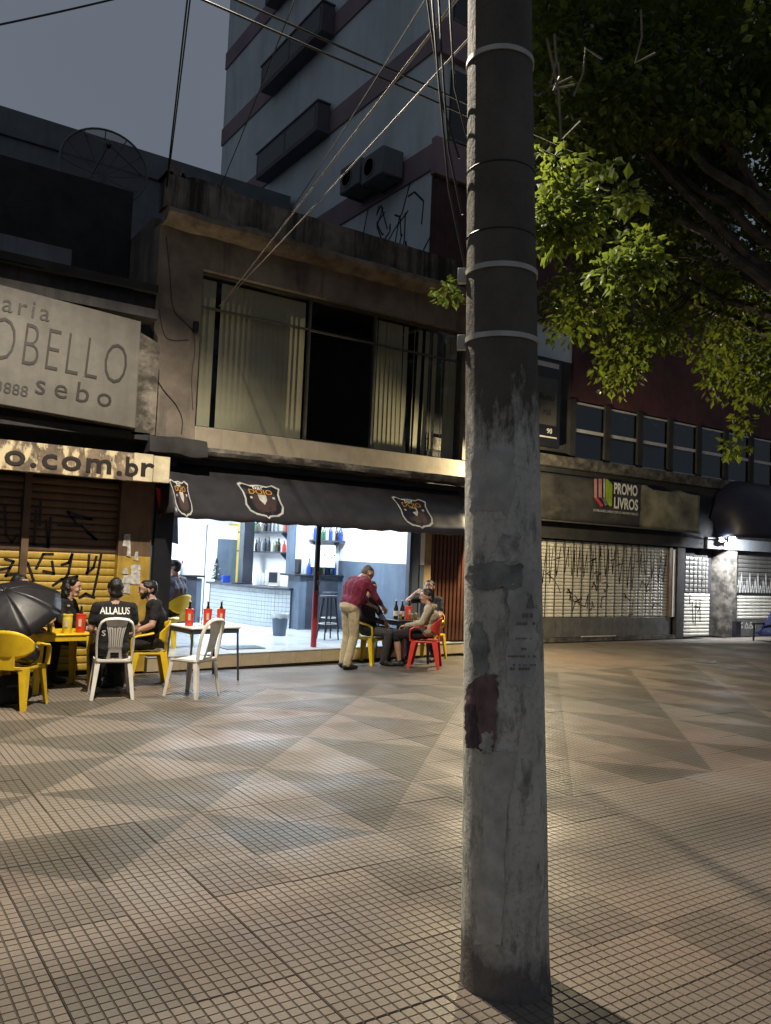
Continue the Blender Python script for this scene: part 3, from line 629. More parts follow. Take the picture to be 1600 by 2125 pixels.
for xs in (AX0, AX1-0.002):
    b = MB(); a_ = [awn_pt(xs, j/8) for j in range(9)]; b.add([tuple(p) for p in a_]+[(xs, 10.66, 2.02)], [tuple(range(10))]); o = b.build('end_panel', 'awning', aw); so = o.modifiers.new('s', 'SOLIDIFY'); so.thickness = 0.004
for xs in (4.6, 5.7, 6.9, 8.0):
    b = MB(); b.tube([awn_pt(xs, 0)+Vector((0, 0.03, -0.03)), awn_pt(xs, 1)+Vector((0, 0.03, -0.03))], 0.012, 8); b.build('frame_arm', 'alu_dull', aw)
b = MB(); b.tube([awn_pt(AX0, 1)+Vector((0, 0.03, 0)), awn_pt(AX1, 1)+Vector((0, 0.03, 0))], 0.014, 8); b.build('front_rail', 'alu_dull', aw)
adir = Vector((0, AB[0]-AT[0], AB[1]-AT[1])); alen = adir.length
SH = [(-.50, .46), (-.42, .52), (-.22, .44), (0, .47), (.20, .43), (.36, .50), (.52, .40), (.44, .22), (.43, .02), (.46, -.18), (.40, -.36), (.26, -.46), (.05, -.50), (0, -.56), (-.05, -.50), (-.26, -.46), (-.40, -.36), (-.46, -.18), (-.43, .02), (-.44, .22)]
def emblem(cx, ct, w, h):
    f = lambda u, v, o: awn_pt(cx+u*w, ct-v*h/alen)+Vector((0, -0.7, 0.7))*o
    q = MB(); n_ = len(SH)
    out = SH; inn = [(u*0.90, v*0.90) for u, v in SH]
    q.add([f(u, v, 0.008) for u, v in out]+[f(u, v, 0.008) for u, v in inn], [(i, (i+1) % n_, n_+(i+1) % n_, n_+i) for i in range(n_)])
    root = q.build('emblem', 'poster_edge', aw)
    def patch(poly, mat, o=0.011, name='print'):
        q = MB(); q.add([f(u, v, o) for u, v in poly], [tuple(range(len(poly)))]); q.build(name, mat, root)
    patch([(u*0.90, v*0.90) for u, v in SH], 'bar_black', 0.0065, 'field')
    patch([(-.26, .08), (-.12, .14), (-.02, -.12), (.10, .14), (.28, .06), (.24, -.30), (.02, -.38), (-.22, -.30)], 'maroon_print', 0.009)
    patch([(-.10, .14), (.10, .14), (.09, -.02), (0, -.16), (-.09, -.02)], 'poster_edge')
    for body, u, v, s, mt in (('bar', -.17, .30, .20, 'letter_white'), ('DOJO', -.30, .15, .22, 'orange')):
        me = text_mesh(body, s*h, mt, 0.0, w/0.62)
        for vv2 in me.vertices: vv2.co = f(u+vv2.co.x/w, v+vv2.co.y/h, 0.013)
        link('lettering', me, root)
    for uu, vv3 in ((-.27, .04), (.27, .06)): patch([(uu-.03, vv3-.03), (uu+.03, vv3-.03), (uu+.03, vv3+.03), (uu-.03, vv3+.03)], 'poster_edge')
    for uu in (-.12, .10): patch([(uu-.03, -.22), (uu+.03, -.22), (uu+.05, -.42), (uu+.0, -.42)], 'letter_grey')
def awn_x(px_, py_):    # where a pixel meets the awning plane
    best = None
    for i in range(200):
        t = i/199; y = AT[0]+(AB[0]-AT[0])*t-0.03; p = onY(px_, py_, y); z = AT[1]+(AB[1]-AT[1])*t+0.03
        if best is None or abs(p.z-z) < best[0]: best = (abs(p.z-z), p.x, t)
    return best[1], best[2]
for (px_, py_) in ((546, 1037), (861, 1062)):
    x, t = awn_x(px_, py_); emblem(x, t, 0.62, 0.62)
x, t = awn_x(372, 1030); emblem(3.70, t, 0.24, 0.62)
# ================================================================== BOOKSHOP BUILDING (left)
bk = thing('bookshop_building', 'dark low shop building with rusty roller shutters left of the bar', 'building', (1.5, 11, 0), world=True)
def kpart(name, boxes, mat, parent=bk, bev=0):
    b = MB()
    for a, c in boxes: b.box2(a, c)
    return b.build(name, mat, parent, bev=bev)
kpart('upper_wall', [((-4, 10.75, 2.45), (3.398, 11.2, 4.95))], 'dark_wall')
kpart('roof', [((-4, 10.6, 4.95), (3.395, 13.9, 5.05))], 'near_black')
kpart('roof_edge', [((-4, 11.38, 5.12), (2.45, 11.5, 5.52))], 'grey_wall')
kpart('attic_wall', [((-4, 12.0, 5.05), (3.39, 12.2, 6.80))], 'near_black')
kpart('attic_roof', [((-4, 12.2, 6.5), (3.39, 14.5, 6.6))], 'near_black')
kpart('gutter', [((-4, 10.25, 4.50), (3.3, 10.6, 4.62))], 'dark_wall')
for x0, x1 in ((3.08, 3.50),):
    kpart('pillar_upper', [((x0, 10.62, 1.48), (x1, 11.0, 2.45))], 'shutter_brown'); kpart('pillar_lower', [((x0, 10.619, 0), (x1, 11.0, 1.478))], 'shutter_yellow')
kpart('pillar_edge', [((3.502, 10.66, 0), (3.528, 11.0, 2.45))], 'bar_blue')
kpart('mullion', [((1.93, 10.64, 0), (2.01, 10.8, 2.45))], 'shutter_brown'); kpart('pillar', [((0.2, 10.62, 0), (0.42, 11.0, 2.45))], 'shutter_brown')
pf = MB(); g = np.random.default_rng(4)
for k in range(9):
    x, z = 3.15+0.17*g.random(), 0.85+0.95*g.random(); w, h = 0.05+0.09*g.random(), 0.06+0.12*g.random()
    pf.prism_y([(x-w/2, z-h/2+0.02*g.random()), (x+w/2, z-h/2), (x+w/2-0.02*g.random(), z+h/2), (x-w/2+0.02*g.random(), z+h/2-0.01)], 10.612-0.0009*k, 10.618-0.0009*k)
pf.build('torn_poster', 'paper', bk)
def slat_mesh(name, w, h, mat, curve=0.012):
    b = MB(); pr = []
    for k in range(7): a = -math.pi/2+math.pi*k/6; pr.append((-curve*math.cos(a), h/2+h/2*0.93*math.sin(a)))
    b.prism_x([(y, z) for y, z in pr]+[(0.004, h*0.97), (0.004, h*0.03)], 0, w); return b.mesh(name, mat, ang=50)
def shutter(parent, x0, x1, z0, z1, y, mats, h, name='roller_shutter'):
    root = MB(); root.box2((x0, y+0.012, z0), (x1, y+0.03, z1)); sh = root.build(name, 'near_black', parent)
    mes = {mt: slat_mesh('slat', x1-x0, h, mt) for mt in set(m for m, _ in mats)}
    z = z0
    while z+h*0.5 < z1:
        mt = [m for m, lim in mats if z < lim][0]
        link('slat', mes[mt], sh, loc=(x0, y, z)); z += h
    return sh
sh1 = shutter(bk, 2.012, 3.078, 0.02, 2.45, 10.74, [('shutter_yellow', 1.46), ('shutter_brown', 9)], 0.092)
sh2 = shutter(bk, 0.42, 1.928, 0.02, 2.45, 10.74, [('shutter_yellow', 1.46), ('shutter_brown', 9)], 0.092)
def pxl(lines, y): return [[(onY(a, b, y).x, onY(a, b, y).z) for a, b in ln] for ln in lines]
gr = MB()
L1 = [[(45, 1150), (58, 1170), (70, 1205)], [(110, 1150), (90, 1150), (75, 1180)], [(108, 1165), (112, 1190), (90, 1185)], [(150, 1150), (142, 1168), (128, 1172)], [(150, 1150), (142, 1190), (132, 1205)], [(110, 1215), (128, 1202), (160, 1196), (158, 1208), (140, 1212)],
      [(185, 1152), (183, 1180), (180, 1190), (194, 1178), (200, 1155)], [(210, 1150), (203, 1190), (193, 1235)], [(165, 1240), (178, 1232), (196, 1240)], [(10, 1160), (28, 1165), (12, 1195), (40, 1190)], [(0, 1182), (20, 1178)]]
L2 = [[(10, 1050), (12, 1110), (25, 1125), (35, 1110)], [(45, 1040), (48, 1125)], [(60, 1045), (52, 1130)], [(75, 1060), (70, 1130), (100, 1135), (95, 1080)], [(105, 1075), (100, 1135)], [(118, 1070), (190, 1078), (140, 1062), (160, 1088)], [(120, 1090), (170, 1092), (200, 1120), (180, 1105)], [(85, 1040), (82, 1090)]]
strokes(gr, pxl(L1, 10.725)+pxl(L2, 10.725), 0.032, 10.7265, 0.0012)
gr.build('graffiti', 'paint_black', sh1)
# sign board and fascia
sb = thing('bookshop_sign', 'weathered white bookshop sign board with thin dark lettering', 'sign', (1.5, 10.15, 3.0), world=True)
TLz, TRz, BLz, BRz = 4.50, 4.40, 3.14, 3.06
q = MB(); q.prism_y([(-1.2, 3.29), (3.06, BRz), (3.055, TRz), (-1.2, 4.68)], 10.14, 10.36); q.build('board', 'sign_white', sb, bev=0.01)
q = MB(); q.prism_y([(3.065, 3.0), (3.36, 3.03), (3.36, 4.2), (3.065, 4.32)], 10.30, 10.40); q.build('side_plate', 'slab', sb)
q = MB(); q.box2((-1.2, 10.3, 2.95), (3.3, 10.6, 3.04)); q.build('bracket', 'near_black', sb)
SYf = 10.136; tl2 = -math.atan2(0.09, 1.6)
def sgn(t, px_, py_, size, mat, sx, sp=1.0, bold=0.0):
    p = onY(px_, py_, SYf); wall_text(t, p.x, SYf, p.z, size, mat, sb, sx=sx, space=sp, bold=bold, tilt=tl2)
wall_text('Livraria', onY(103, 668, SYf).x, SYf, onY(103, 668, SYf).z-0.0, 0.30, 'letter_grey', sb, sx=0.95, align='RIGHT', space=1.25, tilt=tl2)
wall_text('CAMPOBELLO', onY(262, 805, SYf).x, SYf, onY(262, 805, SYf).z+0.02, 0.74, 'letter_brown', sb, sx=0.52, align='RIGHT', bold=-0.013, space=1.18, tilt=tl2)
wall_text('sebo', onY(232, 846, SYf).x, SYf, onY(232, 846, SYf).z, 0.34, 'letter_brown', sb, sx=1.05, align='RIGHT', space=1.4, tilt=tl2)
wall_text('3888', onY(58, 824, SYf).x, SYf, onY(58, 824, SYf).z, 0.18, 'letter_grey', sb, sx=1.0, align='RIGHT', tilt=tl2)
fs_ = thing('web_fascia', 'rust stained fascia strip with dark web address letters', 'sign', (1.5, 10.0, 2.4), world=True)
x_r = onY(276, 980, 9.99).x
q = MB(); q.box2((-1.5, 9.99, 2.40), (x_r, 10.14, 2.735)); q.build('strip', 'sign_brown', fs_)
q = MB(); q.box2((x_r+0.004, 9.985, 2.405), (x_r+0.24, 10.14, 2.74)); q.build('panel', 'fascia_pale', fs_)
q = MB(); q.box2((x_r+0.25, 9.988, 2.41), (3.47, 10.14, 2.73)); q.build('panel', 'fascia_pale', fs_)
q = MB(); q.box2((-1.5, 10.15, 2.46), (3.46, 10.74, 2.70)); q.build('soffit', 'near_black', fs_)
wall_text('o.com.', x_r-0.12, 9.985, 2.46, 0.34, 'letter_brown', fs_, sx=1.25, align='RIGHT', bold=0.006, space=1.15)
wall_text('b', x_r-0.11, 9.985, 2.46, 0.32, 'letter_brown', fs_, sx=1.1, bold=0.006); wall_text('r', x_r+0.07, 9.981, 2.47, 0.34, 'letter_brown', fs_, sx=1.3, bold=0.006)
# rear grey block and the roof dish
rb = thing('rear_block', 'plain grey block wall rising behind the low shop roof', 'building', (2, 19, 0), world=True)
q = MB(); q.box2((-9, 18.0, 0), (8.9, 22, 10.2)); q.build('wall', 'grey_wall', rb)
q = MB(); q.box2((-9, 17.94, 9.80), (8.9, 22.05, 10.38)); q.build('coping', 'grey_wall', rb, bev=0.02)
dish = thing('satellite_dish', 'large round mesh satellite dish on the shop roof', 'satellite dish', (onY(215, 340, 12.85).x-0.12, 12.85, 6.6))
dm = MB(); TT = Matrix.Translation((0.12, -0.05, 0.82)) @ Vector((-0.15, -0.95, 0.18)).normalized().to_track_quat('Z', 'Y').to_matrix().to_4x4(); dm.T = TT
RD = 0.64
rim = [(RD*math.cos(a), RD*math.sin(a), 0.0) for a in np.linspace(0, 2*math.pi, 41)]
dm.tube(rim, 0.018, 6); dm.build('rim', 'alu_dull', dish)
for k in range(12):
    q = MB(); q.T = TT; a = 2*math.pi*k/12; q.tube([(RD*t*math.cos(a), RD*t*math.sin(a), -0.24*(1-t*t)) for t in np.linspace(0, 1, 7)], 0.009, 5); q.build('rib', 'alu_dull', dish)
mesh_m, nt, b_ = nodes('dish_mesh'); t_ = nd(nt, 'BsdfTransparent'); mx = nd(nt, 'MixShader'); mx.inputs[0].default_value = 0.42; b_.inputs['Base Color'].default_value = (0.08, 0.08, 0.085, 1)
nt.links.new(t_.outputs[0], mx.inputs[1]); nt.links.new(b_.outputs[0], mx.inputs[2]); nt.links.new(mx.outputs[0], nt.nodes['Material Output'].inputs['Surface']); M['dish_mesh'] = mesh_m
q = MB(); q.T = TT; q.lathe([(0.02, -0.24)]+[(RD*t, -0.24*(1-t*t)) for t in np.linspace(0.15, 0.99, 7)], 36); q.build('reflector', 'dish_mesh', dish)
q = MB(); q.tube([(0.1, 0, 0), (0.1, 0.0, 0.5), (0.12, -0.02, 0.68)], 0.04, 8); q.tube([(0.45, 0.2, 0), (0.12, 0, 0.45)], 0.02, 6); q.tube([(-0.3, 0.2, 0), (0.1, 0, 0.45)], 0.02, 6); q.build('mast', 'alu_dull', dish)
q = MB(); q.T = TT
for k in range(3): a = 2*math.pi*k/3; q.tube([(RD*0.9*math.cos(a), RD*0.9*math.sin(a), -0.03), (0, 0, 0.55)], 0.009, 5)
q.lathe([(0.04, 0.5), (0.04, 0.6), (0, 0.62)], 10); q.build('feed_horn', 'alu_dull', dish)

# ================================================================== OFFICE BUILDING (right): tower and shops
of = thing('office_building', 'tall grey tower with dark pink bands over shuttered street shops', 'building', (14, 15, 0), world=True)
def opart(name, boxes, mat, parent=of, bev=0):
    b = MB()
    for a, c in boxes: b.box2(a, c)
    return b.build(name, mat, parent, bev=bev)
TX1 = 18.8
opart('tower_wall', [((9.0, 12.26, 5.9), (TX1, 22.9, 30))], 'tower_wall')
opart('podium_wall', [((9.0, 12.45, 2.2), (25, 22.9, 3.62)), ((9.0, 12.25, 3.62), (12.9, 22.9, 5.898)), ((12.9, 12.9, 3.62), (25, 22.9, 5.1))], 'dark_wall')
opart('red_wall', [((12.9, 12.21, 5.12), (25, 12.9, 6.6)), ((9.002, 12.20, 6.6), (TX1+0.02, 12.25, 8.8))], 'red_wall')
for k in range(9):
    z = 8.93+2.36*k
    opart('band', [((8.96, 12.12, z), (9.0, 22.92, z+0.52)), ((8.96, 12.11, z-0.10), (TX1+0.03, 12.258, z+0.62))], 'tower_band', bev=0.01)
    if k in (1, 2, 3, 4): 
        hb = MB(); hb.box2((8.62, 16.25, z-0.02), (8.958, 19.5, z+0.66)); o = hb.build('hooded_window', 'tower_shade', of, bev=0.02)
        hb = MB(); hb.box2((8.60, 16.22, z+0.662), (8.958, 19.53, z+0.70)); hb.build('hood', 'tower_shade', o)
        hb = MB(); hb.box2((8.612, 16.35, z+0.08), (8.618, 17.8, z+0.58)); hb.build('pane', 'pane_dark', o); hb = MB(); hb.box2((8.612, 17.9, z+0.08), (8.618, 19.35, z+0.58)); hb.build('pane', 'pane_dark', o)
    for i in range(7):
        x = 9.35+i*1.35
        if z < 25:
            w_ = opart('window', [((x, 12.20, z+0.75), (x+1.1, 12.262, z+2.1))], 'window_dark'); fr = MB(); fr.box2((x-0.04, 12.19, z+0.70), (x+1.14, 12.21, z+0.748)); fr.box2((x+0.53, 12.192, z+0.75), (x+0.57, 12.2, z+2.1)); fr.build('frame', 'alu_dull', w_)
for k, (a, c) in enumerate((((748, 412), (790, 350)), ((795, 392), (838, 328)))):
    p = onX(*a, 8.95); p2 = onX(*c, 8.95); ac = thing('air_conditioner', 'grey air conditioner box on the tower side wall, %s of two' % ('upper' if k else 'lower'), 'air conditioner', (8.7, (p.y+p2.y)/2, p.z-0.1), group='air conditioners on the tower wall')
    q = MB(); q.box((-0.02, 0, 0.3), (0.5, 0.78, 0.56)); q.build('casing', 'grey_wall', ac, bev=0.03)
    q = MB(); q.lathe([(0.2, 0), (0.2, 0.012), (0.17, 0.012), (0.17, 0)], 20); 
    for v_ in range(len(q.v)): x_, y_, z_ = q.v[v_]; q.v[v_] = (-0.272-z_, y_+0.1, x_+0.3)
    q.build('fan_guard', 'alu_dull', ac)
    q = MB(); q.box((0.1, -0.3, 0.0), (0.4, 0.04, 0.04)); q.box((0.1, 0.3, 0.0), (0.4, 0.04, 0.04)); q.build('bracket', 'alu_dull', ac)
# side-wall graffiti
gr = MB(); g = np.random.default_rng(9)
for k in range(26):
    y0, z0 = 12.4+3.2*g.random(), 6.65+1.7*g.random(); pts = [(y0, z0)]
    for j in range(3): pts.append((pts[-1][0]+g.normal(0, 0.22), pts[-1][1]+g.normal(0, 0.32)))
    for a, c in zip(pts[:-1], pts[1:]):
        d = Vector((c[0]-a[0], c[1]-a[1])); 
        if d.length < 0.02: continue
        nn = Vector((-d.y, d.x)).normalized()*0.02
        gr.add([(8.996, a[0]+nn.x, a[1]+nn.y), (8.996, a[0]-nn.x, a[1]-nn.y), (8.996, c[0]-nn.x, c[1]-nn.y), (8.996, c[0]+nn.x, c[1]+nn.y)], [(0, 1, 2, 3)])
gr.build('graffiti', 'paint_black', of)
# first-floor window strip
for k in range(10):
    x = 12.98+k*1.09
    w_ = opart('pier', [((x-0.17, 12.16, 3.86), (x, 12.5, 5.12))], 'near_black')
    fr = MB(); y0 = 12.20
    fr.box2((x+0.002, y0, 3.87), (x+0.034, y0+0.05, 5.08)); fr.box2((x+0.034, y0+0.002, 4.44), (x+0.91, y0+0.05, 4.51)); fr.box2((x+0.034, y0+0.002, 5.04), (x+0.91, y0+0.05, 5.08)); fr.box2((x+0.034, y0+0.002, 3.87), (x+0.91, y0+0.05, 3.90))
    wo_ = fr.build('window', 'alu', of)
    for z0, z1 in ((3.90, 4.44), (4.51, 5.04)):
        pn = MB(); pn.box2((x+0.034, y0+0.02, z0), (x+0.91, y0+0.026, z1)); pn.build('pane', 'pane_dark', wo_)
    bl = MB(); bl.box2((x+0.0, 12.6, 3.85), (x+0.92, 12.62, 5.08)); bl.build('room_shade', 'dark_wall' if k % 3 else 'near_black', wo_)
opart('ledge', [((9.05, 12.02, 3.62), (25, 12.45, 3.845))], 'slab')
opart('beam', [((9.05, 12.12, 2.14), (18.4, 12.44, 3.6))], 'near_black')
# piers and ground-floor wall
opart('wall_pier', [((9.02, 12.22, 0), (12.08, 12.7, 2.138))], 'dark_wall'); opart('wall_pier', [((16.53, 12.17, 0), (16.80, 12.7, 2.138))], 'dark_wall')
opart('wall_pier', [((18.40, 12.10, 0), (18.78, 12.7, 2.5))], 'slab'); opart('jamb', [((16.40, 12.2, 0.50), (16.49, 12.3, 2.08))], 'letter_white'); opart('jamb_frame', [((16.28, 12.21, 0.5), (16.398, 12.32, 2.12))], 'shutter_brown')
opart('recess', [((17.9, 12.55, 0), (18.4, 12.7, 2.138))], 'near_black')
shp = shutter(of, 12.10, 16.27, 0.50, 2.13, 12.27, [('shutter_cream', 9)], 0.0735)
for x in np.arange(12.3, 16.2, 0.265):
    q = MB(); q.box2((x, 12.236, 0.5), (x+0.014, 12.25, 2.12)); q.build('guide_bar', 'alu_dull', shp)
gr = MB(); g = np.random.default_rng(21); lines = []
x = 12.15
while x < 16.1:
    w = 0.10+0.10*g.random(); zt, zb = 2.10-0.1*g.random(), 1.45-0.35*g.random()
    lines.append([(x, zt), (x+w*0.45, zb), (x+w, zt-0.25*g.random())])
    if g.random() < 0.5: lines.append([(x+w, zt-0.1), (x+w+0.02, zb+0.15*g.random())])
    if g.random() < 0.35: lines.append([(x-0.02, (zt+zb)/2), (x+w, (zt+zb)/2+0.05)])
    x += w+0.03+0.08*g.random()
for k in range(18):
    x, z = 12.2+3.8*g.random(), 0.7+0.8*g.random(); ln = [(x, z)]
    for j in range(4): ln.append((ln[-1][0]+g.normal(0.03, 0.10), ln[-1][1]+g.normal(0, 0.13)))
    lines.append([(a, min(max(b, 0.55), 2.1)) for a, b in ln])
strokes(gr, lines, 0.019, 12.2555, 0.001); gr.build('graffiti', 'letter_brown', shp)
pxs = [12.10, 13.35, 14.45, 16.40]
for a, c in zip(pxs[:-1], pxs[1:]):
    q = MB(); q.box2((a+0.005, 12.235, 0.09), (c-0.005, 12.28, 0.495)); q.build('kick_panel', 'steel_panel', of, bev=0.004)
opart('threshold', [((12.08, 12.18, 0.0), (16.53, 12.5, 0.085))], 'slab')
q = MB(); q.box2((13.36, 12.17, 0.088), (14.44, 12.20, 0.112)); q.build('bolt_bar', 'alu', of)
sh3 = shutter(of, 16.82, 17.88, 0.03, 1.02, 12.25, [('shutter_cream', 9)], 0.085); sh4 = shutter(of, 16.82, 17.88, 1.05, 1.98, 12.30, [('steel_panel', 9)], 0.11)
for x in np.arange(16.9, 17.85, 0.16): q = MB(); q.box2((x, 12.225, 1.05), (x+0.012, 12.24, 1.98)); q.build('grille_bar', 'alu_dull', sh4)
q = MB(); strokes(q, [[(17.2, 0.85), (17.25, 0.35)], [(17.35, 0.9), (17.33, 0.3)], [(17.3, 0.75), (17.5, 0.72), (17.42, 0.6)], [(17.5, 0.9), (17.52, 0.4)], [(17.1, 1.0), (17.1, 0.8)]], 0.03, 12.236, 0.001); q.build('graffiti', 'letter_grey', sh3)
sh5 = shutter(of, 18.80, 21.6, 0.42, 1.05, 12.25, [('shutter_cream', 9)], 0.085); sh6 = shutter(of, 18.80, 21.6, 1.06, 2.3, 12.28, [('steel_panel', 9)], 0.11)
q = MB(); strokes(q, [[(19.0, 0.9), (19.02, 0.5)], [(19.3, 0.95), (19.3, 0.5)], [(19.6, 0.95), (19.75, 0.88), (19.6, 0.82), (19.78, 0.75)], [(19.8, 0.7), (19.7, 0.55)]]+[[(18.9+0.12*i, 1.1), (18.95+0.12*i, 1.3+0.15*(i % 3)), (19.0+0.12*i, 1.1)] for i in range(14)], 0.022, 12.236, 0.001); q.build('graffiti', 'paint_white', sh5)
opart('base_panel', [((18.80, 12.22, 0.0), (21.6, 12.3, 0.41))], 'steel_panel')
q = MB(); strokes(q, [[(19.25, 0.34), (19.08, 0.27), (19.12, 0.2), (19.26, 0.22), (19.2, 0.26)], [(19.34, 0.2), (19.42, 0.34), (19.5, 0.2), (19.34, 0.2)], [(19.56, 0.2), (19.58, 0.35), (19.72, 0.31), (19.6, 0.27), (19.74, 0.22), (19.57, 0.19)], [(19.05, 0.25), (19.08, 0.1)], [(19.8, 0.2), (19.8, 0.34)]], 0.018, 12.219, 0.001); q.build('graffiti', 'paint_white', of)
opart('corner_guard', [((18.62, 12.0, 0), (18.84, 12.098, 0.40))], 'bar_black')
opart('wall_pier', [((21.6, 12.2, 0), (25, 12.7, 2.5))], 'dark_wall')
# shop sign
ps = thing('shop_sign', 'faded dark shop sign banner with colourful book logo and white lettering', 'sign', (14.5, 11.9, 2.5), world=True)
SY = 11.88; z0, z1 = 2.50, 3.44; sxr = onY(1453, 1060, SY).x
pm('sign_dark', (0.05, 0.045, 0.038), 0.5, 0.35, 2.5, 0.2, 8, streak=0.5, streakcol=(0.10, 0.09, 0.07), st=(1.2, 1.2, 2.5), slo=0.52, shi=0.66)
pm('sign_faded', (0.25, 0.225, 0.14), 0.6, 0.35, 2.2, 0.3, 6, streak=0.6, streakcol=(0.06, 0.05, 0.035), st=(2.2, 2.2, 2.2))
xs = onY(1330, 1040, SY).x
b = MB(); vs = []; NX, NZ = 70, 12
from mathutils import noise as mn
for i in range(NX+1):
    for j in range(NZ+1):
        x = 11.2+(sxr-11.2)*i/NX; z = z0+(z1-z0)*j/NZ
        vs.append((x, SY-0.03*mn.noise(Vector((x*1.1, z*2, 3)))*(1.6 if x > xs else 0.5)+(0.06 if (x > xs+0.4 and j == NZ) else 0), z-(0.08*abs(math.sin((x-xs)*2.2)) if (x > xs+0.2 and j == NZ) else 0)))
b.add(vs, [(i*(NZ+1)+j, (i+1)*(NZ+1)+j, (i+1)*(NZ+1)+j+1, i*(NZ+1)+j+1) for i in range(NX) for j in range(NZ)], 0)
b.m = [1 if 11.2+(sxr-11.2)*(k//NZ)/NX > xs else 0 for k in range(len(b.f))]
o = b.build('banner', ['sign_dark', 'sign_faded'], ps, ang=60); so = o.modifiers.new('s', 'SOLIDIFY'); so.thickness = 0.006
q = MB(); q.box2((11.2, SY+0.07, z0), (sxr, 12.11, z1-0.1)); q.build('box', 'near_black', ps)
q = MB(); q.box2((11.2, SY-0.01, z0-0.03), (sxr+0.03, SY+0.06, z0-0.002)); q.build('bottom_rail', 'alu_dull', ps)
def sp(px_, py_): p = onY(px_, py_, SY-0.035); return p.x, p.z
def fit_text(t, pxl_, pxr_, pyb, pyt, mat, bold=0.0):
    xa, za = sp(pxl_, pyb); xb, _ = sp(pxr_, pyb); zt = sp(pxl_, pyt)[1]
    me = text_mesh(t, 1.0, mat, 0.0, 1.0, bold=bold); co = np.array([v.co[:] for v in me.vertices]); mn_, mx_ = co.min(0), co.max(0)
    for v in me.vertices: v.co = (xa+(v.co.x-mn_[0])/(mx_[0]-mn_[0])*(xb-xa), SY-0.035, za+(v.co.y-mn_[1])/(mx_[1]-mn_[1])*(zt-za))
    return link('lettering', me, ps)
fit_text('PROMO', 1274, 1323, 1025, 1001, 'letter_white', 0.03); fit_text('LIVROS', 1274, 1324, 1055, 1031, 'letter_white', 0.03); fit_text('OS MELHORES LIVROS COM OS MENORES PREÇOS', 1231, 1324, 1062, 1056, 'letter_white')
pm('logo_pink', (0.50, 0.24, 0.24), 0.6); pm('logo_red', (0.52, 0.06, 0.08), 0.6); pm('logo_green', (0.28, 0.38, 0.02), 0.6); pm('logo_pale', (0.42, 0.42, 0.33), 0.6); pm('logo_grey', (0.16, 0.17, 0.19), 0.6)
def sprint(pts, mat): q = MB(); q.add([(*(lambda a: (a[0], SY-0.036, a[1]))(sp(*p)),) for p in pts], [tuple(range(len(pts)))]); q.build('logo', mat, ps)
for a, c, mt in ((1233, 1239, 'logo_pink'), (1242, 1249, 'logo_pink'), (1252, 1256, 'logo_pale')): sprint([(a, 993), (c, 994), (c, 1033), (a, 1032)], mt)
sprint([(1233, 1033), (1240, 1033), (1252, 1048), (1251, 1051), (1246, 1051)], 'logo_red'); sprint([(1250, 1034), (1256, 1034), (1262, 1047), (1255, 1050)], 'logo_grey'); sprint([(1257, 994), (1261, 995), (1271, 1006), (1270, 1050), (1265, 1051), (1257, 1040)], 'logo_green')
# projecting board beside the pole
vb = thing('vertical_board', 'tall dark board with pale notice and number, half hidden behind the pole', 'sign', (11.9, 12.0, 4), world=True)
q = MB(); q.box2((10.9, 11.95, 3.98), (12.28, 12.05, 5.75)); q.build('board', 'bar_black', vb)
q = MB(); q.box2((10.95, 11.944, 4.42), (12.17, 11.949, 5.38)); q.build('notice', 'sign_white', vb); q = MB(); q.box2((10.95, 11.943, 5.6), (12.2, 11.949, 5.70)); q.build('strip', 'paint_white', vb); q = MB(); q.box2((10.95, 11.943, 4.16), (12.2, 11.949, 4.19)); q.build('strip', 'paint_white', vb)
wall_text('alhoto', 12.1, 11.942, 4.92, 0.2, 'letter_grey', vb, align='RIGHT'); wall_text('ral', 12.0, 11.942, 4.62, 0.2, 'letter_grey', vb, align='RIGHT'); wall_text('90', 12.06, 11.944, 4.25, 0.15, 'letter_white', vb, align='RIGHT')
# navy rounded awning, far right
na = thing('navy_awning', 'dark navy rounded awning above the floodlight on the far right', 'awning', (19.5, 11.5, 2.4), world=True)
b = MB(); vs = []; NA = 10
for i, x in enumerate(np.linspace(17.55, 23.5, 24)):
    e = min(1, (x-17.55)/1.1); e = math.sqrt(max(0, 1-(1-e)**2))
    for j in range(NA+1):
        a = math.pi/2*j/NA; vs.append((x, 12.1-(0.25+0.95*e)*math.sin(a), 2.52+(0.35+1.0*e)*math.cos(a)))
    vs.append((x, 12.1-(0.25+0.95*e), 2.42))
k = NA+2; b.add(vs, [(i*k+j, i*k+j+1, (i+1)*k+j+1, (i+1)*k+j) for i in range(23) for j in range(k-1)]); o = b.build('canopy', 'awning_navy', na); so = o.modifiers.new('s', 'SOLIDIFY'); so.thickness = 0.005
for xs_ in (18.0, 19.5, 21.0, 22.5): q = MB(); q.tube([(xs_, 12.1, 2.55), (xs_, 11.15, 2.5)], 0.015, 6); q.build('frame_arm', 'alu_dull', na)
q = MB(); q.tube([(17.7, 11.62, 2.46), (18.2, 11.22, 2.45), (23.4, 10.92, 2.45)], 0.016, 6); q.build('front_rail', 'alu', na)
q = MB(); q.box2((17.5, 12.06, 2.15), (23.5, 12.115, 2.42)); q.build('fascia', 'grey_wall', na)
